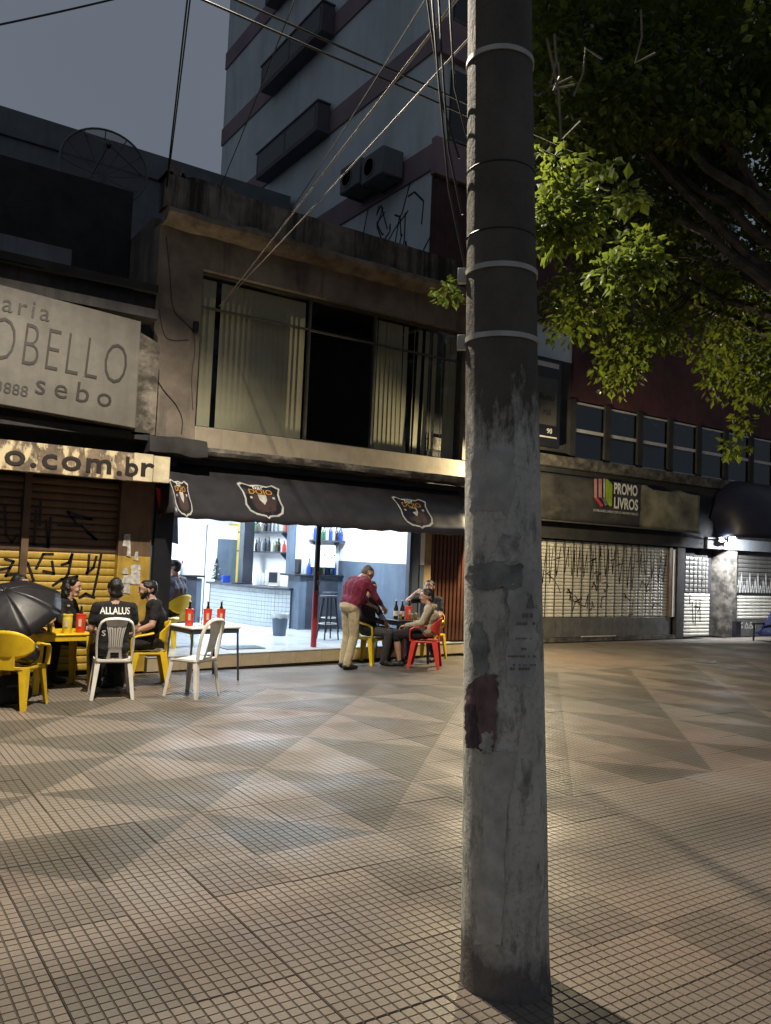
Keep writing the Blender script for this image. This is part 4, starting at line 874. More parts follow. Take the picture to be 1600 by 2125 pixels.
# floodlight (lit) on the pier
flp = onY(1520, 1119, 11.72); fl_ = thing('floodlight', 'lit white twin floodlight under the navy awning', 'lamp', (flp.x, 11.72, flp.z))
for i, (dx, dz, s_) in enumerate(((0.0, 0.0, 1.0), (-0.42, -0.03, 0.62))):
    q = MB(); q.box((dx, 0.05, dz), (0.24*s_, 0.06, 0.18*s_)); h_ = q.build('housing', 'bar_black', fl_, bev=0.01)
    q = MB(); q.box((dx, 0.012, dz), (0.21*s_, 0.012, 0.15*s_)); q.build('lens', 'lamp_flood', h_)
q = MB(); q.tube([(0, 0.08, 0), (0.02, 0.36, 0.0)], 0.02, 6); q.tube([(-0.42, 0.08, -0.03), (-0.42, 0.36, -0.03)], 0.015, 6); q.build('bracket', 'alu_dull', fl_)
ld = bpy.data.lights.new('flood_light', 'AREA'); ld.shape = 'RECTANGLE'; ld.size = 0.22; ld.size_y = 0.16; ld.energy = LAMP_P['flood']; ld.color = (0.86, 0.92, 1.0)
lo = bpy.data.objects.new('flood_light', ld); COL.objects.link(lo); lo.parent = fl_; lo.location = (0, -0.01, 0); lo.rotation_euler = (R(68), 0, R(-12))
# lamp at the bar corner, hidden behind the pole from the camera
wl = thing('wall_lamp', 'lit warm wall lamp on the bar corner behind the pole', 'lamp', (9.50, 10.60, 2.97))
q = MB(); q.tube([(-0.06, 0.12, 0.30), (0.03, 0.0, 0.33), (0.12, -0.20, 0.31)], 0.018, 8); q.build('arm', 'alu_dull', wl)
q = MB(); q.lathe([(0.0, 0.30), (0.04, 0.295), (0.13, 0.27), (0.25, 0.228), (0.255, 0.222), (0.13, 0.262), (0.04, 0.287)], 24, (0.12, -0.20, 0.0)); q.build('lamp_shade', 'bar_black', wl)  # wide unseen shade, shaped to stop the lamp's upward light
q = MB(); q.ball((0.12, -0.20, 0.16), 0.045, 12); b_o = q.build('bulb', 'lamp_wall', wl)
ld = bpy.data.lights.new('wall_light', 'POINT'); ld.energy = LAMP_P['wall']; ld.color = (1.0, 0.83, 0.52); ld.shadow_soft_size = 0.05
lo = bpy.data.objects.new('wall_light', ld); COL.objects.link(lo); lo.parent = wl; lo.location = (0.12, -0.20, 0.10)
# ================================================================== UTILITY POLE
PB = Vector((2.265, 2.40, 0)); PLEAN = Vector((-0.0335, 0.0226, 1.0))
def prad(z): return 0.170-0.0125*z+0.00055*z*z if z < 5 else 0.1212-0.006*(z-5)
def pax(z): return PB+PLEAN*z
up = thing('utility_pole', 'thick old concrete utility pole with peeling posters in the foreground', 'pole', tuple(PB), world=True)
b = MB(); NZ, NA = 120, 40; vs = []
for i in range(NZ+1):
    z = -0.05+9.05*i/NZ; c = pax(z)
    for j in range(NA):
        a = 2*math.pi*j/NA; rr = prad(max(z, 0))*(1+0.010*mn.noise(Vector((math.cos(a)*1.5, math.sin(a)*1.5, z*2.2)))+0.006*mn.noise(Vector((math.cos(a)*5, math.sin(a)*5, z*7))))
        if z < 0.05: rr *= 1+0.03*(0.05-z)/0.05
        vs.append((c.x+rr*math.cos(a), c.y+rr*math.sin(a), z))
b.add(vs, [(i*NA+j, i*NA+(j+1) % NA, (i+1)*NA+(j+1) % NA, (i+1)*NA+j) for i in range(NZ) for j in range(NA)]+[tuple(range(NZ*NA, NZ*NA+NA))])
b.build('shaft', 'pole', up, ang=60)
view = Vector((-PB.x, -PB.y, 0)).normalized(); vright = Vector((_r0[0], _r0[1], 0))
phi0 = math.atan2(view.y, view.x)
def pole_pt(px_, py_, lift=0.004):
    d = Vector(_ray(px_, py_)); D = Vector((d.x, d.y, 0))
    z = 1.5
    for _ in range(6):
        c = pax(z); rr = prad(z)+lift
        o = Vector((-c.x, -c.y)); dd = Vector((d.x, d.y)); A = dd.dot(dd); Bq = 2*dd.dot(o); Cq = o.dot(o)-rr*rr; disc = Bq*Bq-4*A*Cq
        t = (-Bq-math.sqrt(disc))/(2*A) if disc > 0 else -Bq/(2*A)
        z = CAM_H+d.z*t
    p = Vector((d.x*t, d.y*t, z)); c = pax(z); q = Vector((p.x-c.x, p.y-c.y, 0)).normalized()*(prad(z)+lift)
    return Vector((c.x+q.x, c.y+q.y, z))
def poster(rows, mat, lift=0.003, seed=0, nx=9, sub=6, rag=4.0, name='poster_scrap'):
    g = np.random.default_rng(seed); R_ = []
    for i in range(len(rows)-1):
        for k in range(sub):
            t = k/sub; R_.append([rows[i][q]+(rows[i+1][q]-rows[i][q])*t for q in range(3)])
    R_.append(list(rows[-1])); vs = []
    for i, (y, a, c) in enumerate(R_):
        a += rag*2.2*mn.noise(Vector((i*0.55, seed*3.1, 0)))+g.normal(0, rag*0.3); c += rag*2.2*mn.noise(Vector((i*0.55, seed*3.1, 9)))+g.normal(0, rag*0.3)
        for j in range(nx+1):
            yy = y+(rag*3*mn.noise(Vector((j*0.6, seed, i))) if i in (0, len(R_)-1) else 0)
            vs.append(pole_pt(a+(c-a)*j/nx, yy, lift+0.0025*g.random()))
    b = MB(); b.add(vs, [(i*(nx+1)+j, i*(nx+1)+j+1, (i+1)*(nx+1)+j+1, (i+1)*(nx+1)+j) for i in range(len(R_)-1) for j in range(nx)])
    return b.build(name, mat, up, ang=60)
pm('paper_grey', (0.55, 0.545, 0.50), 0.8, 0.2, 14, 0.3, 50, streak=0.5, streakcol=(0.30, 0.28, 0.26), st=(6, 6, 4))
pm('paper_green', (0.30, 0.325, 0.295), 0.8, 0.35, 10, 0.4, 40, streak=0.6, streakcol=(0.14, 0.15, 0.14), st=(9, 9, 3))
poster([(1400, 1000, 1028), (1425, 968, 1035), (1460, 966, 1030), (1510, 985, 1030), (1550, 988, 1026), (1562, 1000, 1020)], 'paper_maroon', 0.004, 1)
poster([(1462, 966, 986), (1500, 964, 990), (1530, 965, 994), (1553, 968, 998)], 'paper_purple', 0.006, 2, rag=2)
poster([(1520, 1000, 1024), (1545, 998, 1024), (1562, 996, 1016)], 'paper', 0.007, 3)
p1 = poster([(1190, 1062, 1116), (1260, 1056, 1114), (1330, 1052, 1112), (1400, 1050, 1108), (1425, 1056, 1100)], 'paper_grey', 0.003, 4)
poster([(1170, 972, 1085), (1195, 970, 1088), (1222, 974, 1080)], 'paper_green', 0.005, 5)
poster([(1110, 1040, 1078), (1140, 1035, 1078), (1165, 1010, 1078)], 'paper', 0.004, 6)
poster([(1290, 975, 1000), (1340, 978, 1015), (1400, 982, 1010)], 'paper_green', 0.003, 7)
poster([(1560, 1005, 1075), (1700, 1000, 1050), (1850, 990, 1045), (1960, 985, 1040)], 'paper_grey', 0.0025, 8, rag=3)
poster([(930, 985, 1060), (1000, 975, 1070), (1060, 975, 1055)], 'paper_grey', 0.0025, 9, rag=6)
# smudged print lines on the notice
b = MB(); g = np.random.default_rng(5)
for (y, xa, xb, h) in ((1277, 1078, 1108, 9), (1294, 1066, 1110, 5), (1325, 1070, 1104, 3), (1347, 1082, 1108, 5), (1362, 1054, 1108, 4), (1380, 1064, 1108, 3), (1388, 1058, 1100, 6), (1233, 1095, 1100, 5)):
    x = xa
    while x < xb:
        w = 2+4*g.random()
        if g.random() < 0.75: b.add([pole_pt(x, y-h/2, 0.0085), pole_pt(x+w, y-h/2, 0.0085), pole_pt(x+w, y+h/2, 0.0085), pole_pt(x, y+h/2, 0.0085)], [(0, 1, 2, 3)])
        x += w+1.2
b.add([pole_pt(1101, 1234, 0.0085), pole_pt(1104, 1234, 0.0085), pole_pt(1109, 1262, 0.0085), pole_pt(1093, 1262, 0.0085)], [(0, 1, 2, 3)])
pm('print_faded', (0.24, 0.225, 0.21), 0.8, 0.2, 20, 0); b.build('printed_lines', 'print_faded', p1, smooth=False)
# steel straps with buckles
for (py_, bk_) in ((95, False), (546, True), (691, True), (290, False), (395, False)):
    z = pole_pt(1040, py_).z
    if not bk_ and py_ > 100: continue
    b = MB(); c = pax(z); b.lathe([(prad(z)+0.001, -0.010), (prad(z)+0.006, -0.010), (prad(z)+0.006, 0.010), (prad(z)+0.001, 0.010)], 44, c); s_ = b.build('strap', 'alu', up)
    if bk_:
        a = phi0-math.pi/2*0.98; cc = c+Vector((math.cos(a), math.sin(a), 0))*(prad(z)+0.012); b = MB(); b.box(cc, (0.045, 0.03, 0.06), 0, Matrix.Rotation(a, 3, 'Z')); b.build('buckle', 'alu', s_, bev=0.004)
for py_ in (330, 470):
    z = pole_pt(1040, py_).z; b = MB(); c = pax(z); b.lathe([(prad(z)+0.0005, -0.004), (prad(z)+0.003, 0.0), (prad(z)+0.0005, 0.004)], 44, c); b.build('wire_wrap', 'cable', up)
# street-lamp arm on the pole (lamp itself above the frame)
LP = Vector((1.92, 6.28, 6.75)); tp = pax(7.0)
b = MB(); b.tube([tp, tp+Vector((-0.03, 0.8, 0.45)), tp+Vector((-0.10, 2.2, 0.55)), LP+Vector((0, -0.35, 0.12)), LP+Vector((0, 0, 0.12))], [0.04, 0.036, 0.032, 0.03, 0.03], 10); b.build('lamp_arm', 'alu_dull', up)
b = MB(); b.T = Matrix.Translation(LP); b.lathe([(0.02, 0.16), (0.10, 0.13), (0.17, 0.06), (0.19, 0.02), (0.18, 0.015)], 20); b.build('lamp_head', 'alu_dull', up)
b = MB(); b.T = Matrix.Translation(LP); b.lathe([(0.0, 0.012), (0.16, 0.012), (0.16, 0.020), (0.0, 0.02)], 20); b.build('lamp_lens', 'lamp_street', up)
ld = bpy.data.lights.new('street_light', 'SPOT'); ld.spot_size = R(134); ld.spot_blend = 0.42; ld.shadow_soft_size = 0.055; ld.energy = LAMP_P['street']; ld.color = (1.0, 0.89, 0.72)
lo = bpy.data.objects.new('street_light', ld); COL.objects.link(lo); lo.parent = up; lo.matrix_parent_inverse = WM[up.name][0].inverted(); lo.location = LP
# ================================================================== OVERHEAD CABLES
def sagline(a, b_, sag, n=14): return [Vector(a).lerp(Vector(b_), k/n)-Vector((0, 0, sag*4*(k/n)*(1-k/n))) for k in range(n+1)]
def wire(a, b_, sag, r, mat, label):
    q = MB(); q.tube(sagline(a, b_, sag), r, 6); return tag(q.build('overhead_cable', mat), label, 'cable', 'overhead cables')
top = pax(4.05)+vright*(-0.13)
wire(onY(455, 636, FY-0.02), pax(4.0)-vright*0.10, 0.02, 0.007, 'cable_pale', 'pale cable running from the pole top to the first floor window corner')
wire(onY(478, 612, FY-0.02), pax(3.75)-vright*0.11, 0.015, 0.005, 'cable_pale', 'thinner pale cable just below the one to the window corner')
wire(onY(560, 500, 10.42), Vector((2.5, 3.0, 4.9)), 0.05, 0.006, 'cable', 'dark cable crossing the cornice toward the pole')
wire(onY(455, 395, 10.55), onZ(634, -60, 6.2), 0.03, 0.006, 'cable', 'dark cable rising from the parapet in front of the tower')
wire(onY(345, 385, 10.5), LP+Vector((0.3, 0.2, 0.3)), 0.04, 0.009, 'cable', 'double dark cable rising from the parapet corner against the sky')
wire(onY(347, 388, 10.5), LP+Vector((0.33, 0.2, 0.3)), 0.04, 0.008, 'cable', 'second strand of the double cable against the sky')
wire(onY(-120, 75, 9.5), onY(330, -25, 9.5), 0.02, 0.011, 'cable', 'thick cable crossing the sky at the top left corner')
g = np.random.default_rng(2)
for k, (xa, xb, yb) in enumerate(((872, 952, 300), (888, 966, 540), (905, 958, 420), (930, 968, 250))):
    a = onZ(xa, -120, 4.6); a = Vector((_ray(xa, -120))).normalized()*4.0+Vector(_C); e = pole_pt(xb+12, yb, 0.01)+view*-0.12-vright*0.03
    q = MB(); q.tube([a, a.lerp(e, 0.4)+vright*(-0.02), a.lerp(e, 0.75)+vright*(-0.03), e], 0.005, 5); tag(q.build('drop_cable', 'cable'), ['outermost', 'second', 'third', 'innermost'][k]+' of the four thin cables dropping beside the pole, counted from the left', 'cable', 'drop cables beside the pole')
for k, w_ in enumerate(('lower', 'upper')):
    z = 5.4+0.8*k
    wire(Vector((-14, 2.4, z+0.9)), pax(z)+Vector((0, 0.14, 0)), 0.5, 0.012, 'cable', w_+' of two street cables arriving at the pole from the left above the picture')
    wire(pax(z)+Vector((0, 0.14, 0)), Vector((22, 2.6, z+0.9)), 0.55, 0.012, 'cable', w_+' of two street cables leaving the pole into the tree')
for k, (yc_, w_) in enumerate(((6.03, 'nearer'), (5.87, 'farther'))):  # cables added under the street lamp to throw soft shadow bands on the paving
    wire(Vector((-12, yc_, 5.95)), Vector((24, yc_+0.05, 5.85)), 0.02, 0.010, 'cable', ('upper' if k else 'lower')+' of two level cables crossing in front of the tower')
# hanging slack behind the pole on the right
for k, (xa, ya, xb, yb) in enumerate(((1135, 80, 1165, 290), (1150, 70, 1142, 180), (1158, 130, 1148, 185), (1190, 200, 1215, 100), (1330, 20, 1318, 130))):
    dsc = 4.3+0.2*k; a = Vector(_ray(xa, ya)).normalized()*dsc+Vector(_C); e = Vector(_ray(xb, yb)).normalized()*dsc+Vector(_C)
    q = MB(); q.tube([a, a.lerp(e, 0.5)+vright*0.02, e, e.lerp(a, 0.2)+vright*0.10], 0.006, 5); tag(q.build('slack_cable', 'cable_pale'), 'loose pale cable end hanging right of the pole, %s from the pole' % ['second', 'first', 'third', 'fourth', 'fifth'][k], 'cable', 'loose cable ends by the tree')

# ================================================================== TREE
tree = thing('street_tree', 'leafy street tree whose dark crown fills the upper right', 'tree', (9.7, 3.6, 0), world=True)
tb_ = MB(); tb_.tube([(9.7, 3.6, -0.02), (9.66, 3.65, 0.6), (9.6, 3.75, 1.6), (9.45, 3.9, 2.8), (9.3, 4.0, 3.6)], [0.30, 0.23, 0.20, 0.19, 0.17], 14); tb_.build('trunk', 'bark', tree)
g = np.random.default_rng(33)
def scr(px_, py_, dep):  d = _ray(px_, py_); return Vector(_C+d*dep/F_PX)
cl = []
def inside_region(x, y):
    edge = 1100 if y < 500 else 1130+60*math.sin(y*0.037)+(y-500)*0.25
    low = 680+110*((x-1120)/480)+60*math.sin(x*0.021)+35*math.sin(x*0.06)
    return x > edge and y < low
while len(cl) < 500:
    x, y = 1100+575*g.random(), -90+900*g.random()
    if not inside_region(x, y): continue
    cl.append((scr(x, y, (8.6 if y < 300 else 9.8)+3.0*g.random()), 0.36, 62))
for (x, y, dp, n_) in [(1145, 350, 5.6, 1), (1150, 400, 5.6, 1), (1140, 445, 5.5, 2), (1175, 440, 5.6, 1), (1205, 420, 5.7, 2), (1215, 465, 5.7, 1), (1160, 480, 5.5, 2), (1190, 490, 5.6, 1), (1270, 560, 6.0, 1), (1300, 540, 6.0, 2), (1330, 510, 6.1, 1), (1310, 575, 6.0, 1), (1345, 560, 6.1, 1), (1290, 410, 6.6, 1), (1250, 340, 6.6, 1), (1530, 925, 9.8, 1), (1545, 880, 9.8, 1), (1585, 800, 9.8, 1), (940, 600, 9.0, 1)]:
    for _ in range(n_): cl.append((scr(x+g.normal(0, 7), y+g.normal(0, 7), dp-(0.9 if dp < 6.5 else 0)), 0.15 if dp < 6.5 else 0.17, 85 if dp < 6.5 else 48))
for _ in range(260):          # the rest of the crown, outside the picture
    a, rr, z = 2*math.pi*g.random(), 4.6*math.sqrt(g.random()), 3.9+5.2*g.random()
    p = Vector((10.2+rr*math.cos(a), 3.6+rr*math.sin(a), z)); x, y, k = proj(p)
    if k > 0.5 and x < 1640: continue
    if k > 0.5 and k < 4.5: continue
    cl.append((p, 0.4, 34))
lv, lf = [], []; n = 0
for (c, rad, nl) in cl:
    for _ in range(nl):
        o = g.normal(0, 1, 3); o = o/np.linalg.norm(o)*rad*g.random()**0.45; o[2] *= 0.75
        p = np.array(c)+o; L = (0.082+0.045*g.random())*(0.56 if rad < 0.16 else 1); Wd = L*0.38
        d = o/np.linalg.norm(o)*0.6+g.normal(0, 0.45, 3); d[2] -= 0.55; d /= np.linalg.norm(d)
        s_ = np.cross(d, np.array([0, 0, 1.0])+g.normal(0, 0.38, 3)); s_ /= np.linalg.norm(s_)+1e-9; nn = np.cross(s_, d)
        lv += [p, p+d*L*0.45+s_*Wd-nn*L*0.05, p+d*L*1.05, p+d*L*0.45-s_*Wd-nn*L*0.05, p+d*L*0.5+nn*L*0.08]
        lf += [(n, n+1, n+4), (n+1, n+2, n+4), (n+2, n+3, n+4), (n+3, n, n+4)]; n += 5
me = bpy.data.meshes.new('crown'); me.from_pydata([tuple(v) for v in lv], [], lf); me.materials.append(M['leaf']); link('crown', me, tree)
forks = [Vector((9.3, 4.0, 3.6))]; limbs = MB()
pts = [c[0] for c in cl]; idx = [i for i in g.permutation(len(pts)) if pts[i].z > 5.4][:26]; ends = []
for i in idx:
    e = pts[i]; s0 = forks[0]; m_ = s0.lerp(e, 0.5)+Vector(g.normal(0, 0.3, 3))+Vector((0, 0, 0.4)); P_ = arc(s0, m_, e, 12)
    P_ = [p+Vector(g.normal(0, 0.035, 3))*(k > 0) for k, p in enumerate(P_)]
    limbs.tube(P_, list(np.linspace(0.09, 0.012, 12)), 6); ends += P_[3:]
for e in pts:
    b0 = min(ends, key=lambda q: (q-e).length)
    if (b0-e).length > 1.5: continue
    m_ = b0.lerp(e, 0.5)+Vector(g.normal(0, 0.10, 3))-Vector((0, 0, 0.05))
    limbs.tube(arc(b0, m_, e, 5), [0.012, 0.010, 0.008, 0.006, 0.003], 4, caps=False)
limbs.build('limbs', 'bark', tree)
# ================================================================== FURNITURE
SC = 0.94
def leg_mb(top_, bot, w0, w1, ang):       # L-section moulded leg
    b = MB(); T, B = Vector(top_), Vector(bot); rz = Matrix.Rotation(ang, 3, 'Z'); vs = []
    for P_, w in ((T, w0), (T.lerp(B, 0.25), (w0*0.75+w1*0.25)), (B, w1)):
        t = 0.008
        for (x, y) in ((0, 0), (w, 0), (w, t), (t, t), (t, w), (0, w)): vs.append(P_+rz @ Vector((x, y, 0)))
    fs = [(i*6+j, i*6+(j+1) % 6, (i+1)*6+(j+1) % 6, (i+1)*6+j) for i in range(2) for j in range(6)]+[tuple(range(6)), tuple(range(12, 18))]
    return b.add(vs, fs)
def seat_mb(w, d, z, front=0.02):
    b = MB(); n_ = 8; vs = []
    for i in range(n_+1):
        for j in range(n_+1):
            u, v = -1+2*i/n_, -1+2*j/n_
            k = (1-abs(u)**4)*(1-abs(v)**4); vs.append((u*w/2*(1-0.04*abs(v)**3), v*d/2*(1-0.05*abs(u)**3), z-0.018*k-(front if v > 0.9 else 0)))
    m = n_+1; fs = [(i*m+j, (i+1)*m+j, (i+1)*m+j+1, i*m+j+1) for i in range(n_) for j in range(n_)]
    b.add(vs, fs); rim = [vs[i*m] for i in range(m)]+[vs[n_*m+j] for j in range(1, m)]+[vs[i*m+n_] for i in range(n_-1, -1, -1)]+[vs[j] for j in range(n_-1, 0, -1)]
    k = len(rim); b.add(list(rim)+[(x, y, zz-0.035) for x, y, zz in rim], [(i, (i+1) % k, k+(i+1) % k, k+i) for i in range(k)])
    return b
def side_chair(mat):
    t = thing('plastic_chair', 'x', 'chair', scale=SC)
    o = seat_mb(0.41, 0.40, 0.44).build('seat', mat, t, ang=50); o.modifiers.new('s', 'SOLIDIFY').thickness = 0.006
    for sx_, sy_, a in ((1, 1, math.pi), (-1, 1, -math.pi/2), (1, -1, math.pi/2), (-1, -1, 0)):
        leg_mb((sx_*0.195, sy_*0.185, 0.435), (sx_*0.235, sy_*0.235, 0.0), 0.055, 0.036, a).build('leg', mat, t)
    b = MB(); fr = arc((-0.185, -0.185, 0.43), (-0.215, -0.22, 0.75), (-0.16, -0.285, 0.86), 9)+arc((-0.12, -0.295, 0.89), (0, -0.31, 0.915), (0.12, -0.295, 0.89), 7)+arc((0.16, -0.285, 0.86), (0.215, -0.22, 0.75), (0.185, -0.185, 0.43), 9)
    b.tube(fr, 0.024, 8, flat=0.55); b.build('back_frame', mat, t, ang=60)
    spl = MB()
    def half(z): u = (z-0.44)/0.44; return 0.062+0.035*(2*u-0.75)**2
    def yb(z): u = (z-0.43)/0.46; return -0.190-0.105*u-0.012*math.sin(u*3.1)
    for k in range(6):
        u0 = -1+2*k/6+0.05; u1 = -1+2*(k+1)/6-0.05; P_ = []
        for z in np.linspace(0.585, 0.815, 9): P_.append((z, half(z)*u0, half(z)*u1))
        vs = []
        for z, a, c in P_: vs += [(a, yb(z)-0.004, z), (c, yb(z)-0.004, z), (c, yb(z)+0.004, z), (a, yb(z)+0.004, z)]
        spl.add(vs, [(i*4+j, i*4+(j+1) % 4, (i+1)*4+(j+1) % 4, (i+1)*4+j) for i in range(8) for j in range(4)])
    def bandp(z0, z1, hole=False):
        zs = np.linspace(z0, z1, 6)
        for i in range(5):
            za, zb_ = zs[i], zs[i+1]; ha, hb = half(za)+0.006, half(zb_)+0.006
            if hole and 1 <= i <= 2:
                for s_ in (-1, 1):
                    x0 = 0.045*s_; spl.add([(x0, yb(za), za), (s_*ha, yb(za), za), (s_*hb, yb(zb_), zb_), (x0, yb(zb_), zb_), (x0, yb(za)+0.008, za), (s_*ha, yb(za)+0.008, za), (s_*hb, yb(zb_)+0.008, zb_), (x0, yb(zb_)+0.008, zb_)], [(0, 1, 2, 3), (7, 6, 5, 4), (0, 3, 7, 4), (1, 5, 6, 2)])
            else: spl.add([(-ha, yb(za), za), (ha, yb(za), za), (hb, yb(zb_), zb_), (-hb, yb(zb_), zb_), (-ha, yb(za)+0.008, za), (ha, yb(za)+0.008, za), (hb, yb(zb_)+0.008, zb_), (-hb, yb(zb_)+0.008, zb_)], [(0, 1, 2, 3), (7, 6, 5, 4), (0, 3, 7, 4), (1, 5, 6, 2)])
    bandp(0.425, 0.585, True); bandp(0.815, 0.905)
    for s_ in (-1, 1):
        zs = np.linspace(0.58, 0.82, 9); vs = []
        for z in zs: vs += [(s_*half(z), yb(z)-0.005, z), (s_*(half(z)+0.010), yb(z)-0.005, z), (s_*(half(z)+0.010), yb(z)+0.006, z), (s_*half(z), yb(z)+0.006, z)]
        spl.add(vs, [(i*4+j, i*4+(j+1) % 4, (i+1)*4+(j+1) % 4, (i+1)*4+j) for i in range(8) for j in range(4)])
    spl.build('back_splat', mat, t, ang=40)
    return t
def arm_chair(mat):
    t = thing('plastic_armchair', 'x', 'chair', scale=SC)
    o = seat_mb(0.45, 0.43, 0.43).build('seat', mat, t, ang=50); o.modifiers.new('s', 'SOLIDIFY').thickness = 0.006
    for sx_, sy_, a in ((1, 1, math.pi), (-1, 1, -math.pi/2), (1, -1, math.pi/2), (-1, -1, 0)):
        leg_mb((sx_*0.225, sy_*0.205, 0.425), (sx_*0.255, sy_*0.255, 0.0), 0.085, 0.045, a).build('leg', mat, t)
    b = MB(); n_, m_ = 18, 8; vs = []           # curved back shell that wraps round to the arms
    for i in range(n_+1):
        th = R(-78)+R(156)*i/n_; zt = 0.80-0.13*(abs(th)/R(78))**2.2; zb_ = 0.50+0.10*(abs(th)/R(78))**2
        for j in range(m_+1):
            z = zb_+(zt-zb_)*j/m_; lean_ = 0.12*(z-0.44)
            vs.append((0.255*math.sin(th), -0.03-(0.185+lean_)*math.cos(th)**0.7, z))
    b.add(vs, [(i*(m_+1)+j, (i+1)*(m_+1)+j, (i+1)*(m_+1)+j+1, i*(m_+1)+j+1) for i in range(n_) for j in range(m_)])
    o = b.build('backrest', mat, t, ang=60); s_ = o.modifiers.new('s', 'SOLIDIFY'); s_.thickness = 0.008
    b = MB()
    b.box((0, -0.214, 0.47), (0.20, 0.012, 0.14))
    b.build('back_stile', mat, t)
    for s_ in (-1, 1):
        b = MB(); b.tube([(s_*0.250, -0.03, 0.665), (s_*0.262, 0.06, 0.645), (s_*0.262, 0.16, 0.63), (s_*0.25, 0.215, 0.60), (s_*0.24, 0.225, 0.50), (s_*0.235, 0.215, 0.42)], [0.030, 0.030, 0.030, 0.028, 0.026, 0.03], 8, flat=0.5); b.build('arm', mat, t, ang=60)
    b = MB(); b.box((0, -0.237, 0.70), (0.09, 0.006, 0.03), 0, Matrix.Rotation(R(-8), 3, 'X')); b.build('grip_slot', 'paint_black', t)
    return t
def place(t, loc, face, label, group):
    c = t if t.get('used') is None else copy_tree(t)
    if t.get('used') is None: t['used'] = 1
    c.location = (loc[0], loc[1], loc[2] if len(loc) > 2 else 0); c.rotation_euler = (0, 0, math.atan2(-face[0], face[1])); c['label'] = label; c['group'] = group; return c
ws = side_chair('plastic_white'); ya = arm_chair('plastic_yellow'); ra = arm_chair('plastic_red')
GC = 'plastic chairs outside the bar'
place(ws, (2.60, 8.93), (0.20, 0.98), 'white plastic chair whose sitter shows his printed back to us', GC)
place(ws, (3.42, 8.72), (-0.55, 0.83), 'empty white plastic chair in front of the dark folding table', GC)
place(ya, (1.60, 8.72), (0.61, 0.79), 'empty yellow plastic armchair with dark helmet, nearest the left edge', GC)
place(ya, (3.17, 9.52), (-0.97, 0.20), 'yellow plastic armchair under the bearded man at the left table', GC)
pF = onY(378, 1290, 11.7)
place(ya, (pF.x-0.18, 11.64, FZ), (-0.55, 0.83), 'yellow plastic armchair standing inside the bar doorway', GC)
place(ya, (6.82, 10.45), (0.45, -0.89), 'yellow plastic armchair under the man in dark trousers beside the standing man', GC)
place(ya, (8.12, 10.66), (-0.90, -0.42), 'yellow plastic armchair of the man drinking behind the right table', GC)
place(ra, (7.46, 9.85), (-0.73, 0.68), 'red plastic armchair with the person in a beige hoodie', GC)
for o in (ws, ya, ra):
    if 'used' in o: del o['used']
for o in bpy.data.objects:
    if 'used' in o: del o['used']
def sq_table(name, label, loc, rotz, w, d, h, mat, legw, metal=False, topmat=None):
    t = thing(name, label, 'table', (loc[0], loc[1], 0), rotz)
    b = MB(); b.box((0, 0, h-0.0125), (w, d, 0.025)); b.build('tabletop', topmat or mat, t, bev=0.01)
    b = MB()
    for s_ in (-1, 1): b.box((0, s_*(d/2-0.02), h-0.052), (w-0.04, 0.018, 0.053)); b.box((s_*(w/2-0.02), 0, h-0.052), (0.018, d-0.06, 0.053))
    b.build('apron', mat, t)
    for sx_ in (-1, 1):
        for sy_ in (-1, 1):
            b = MB()
            if metal: b.tube([(sx_*(w/2-0.03), sy_*(d/2-0.03), h-0.03), (sx_*(w/2-0.0), sy_*(d/2-0.01), 0.0)], 0.014, 8)
            else: b = leg_mb((sx_*(w/2-0.006), sy_*(d/2-0.006), h-0.03), (sx_*(w/2+0.01), sy_*(d/2+0.01), 0), legw, legw*0.72, {(1, 1): math.pi, (-1, 1): -math.pi/2, (1, -1): math.pi/2, (-1, -1): 0}[(sx_, sy_)])
            b.build('leg', mat, t)
    return t
YTZ = 0.63; yt = sq_table('plastic_table', 'yellow plastic table with bottles beside the shuttered shop', (2.18, 9.62), R(4), 0.60, 0.62, YTZ, 'plastic_yellow', 0.075)
DTZ = 0.665; dt = sq_table('folding_table', 'dark steel folding table holding three red coolers', (3.95, 9.78), R(8), 0.68, 0.62, DTZ, 'bar_slate', 0.03, True, 'bar_white')
RTZ = 0.665; rt_ = sq_table('black_table', 'black plastic table with bottles among the right hand group', (7.42, 10.40), R(3), 0.60, 0.60, RTZ, 'plastic_black', 0.07)
# ---- bottles and coolers
def bottle_mb(h=0.29, r=0.036): return [(0.0, 0.0), (r*0.95, 0.0), (r, 0.01), (r, h*0.52), (r*0.92, h*0.60), (r*0.45, h*0.76), (r*0.36, h*0.82), (r*0.36, h*0.97), (r*0.42, h*0.975), (r*0.42, h), (0, h)]
def bottle(loc, label, mat='bottle_amber', h=0.29, r=0.036, lab=True, group='beer bottles on the tables'):
    t = thing('beer_bottle', label, 'bottle', tuple(loc), group=group)
    b = MB(); b.lathe(bottle_mb(h, r), 14); g_ = b.build('glass_body', mat, t)
    if lab: b = MB(); b.lathe([(r+0.0008, h*0.16), (r+0.0012, h*0.16), (r+0.0012, h*0.42), (r+0.0008, h*0.42)], 14); b.build('paper_label', 'label_paper', t)
    b = MB(); b.lathe([(r*0.46, h*0.955), (r*0.46, h*1.005), (0, h*1.005)], 10); b.build('cap', 'alu', t)
    return t
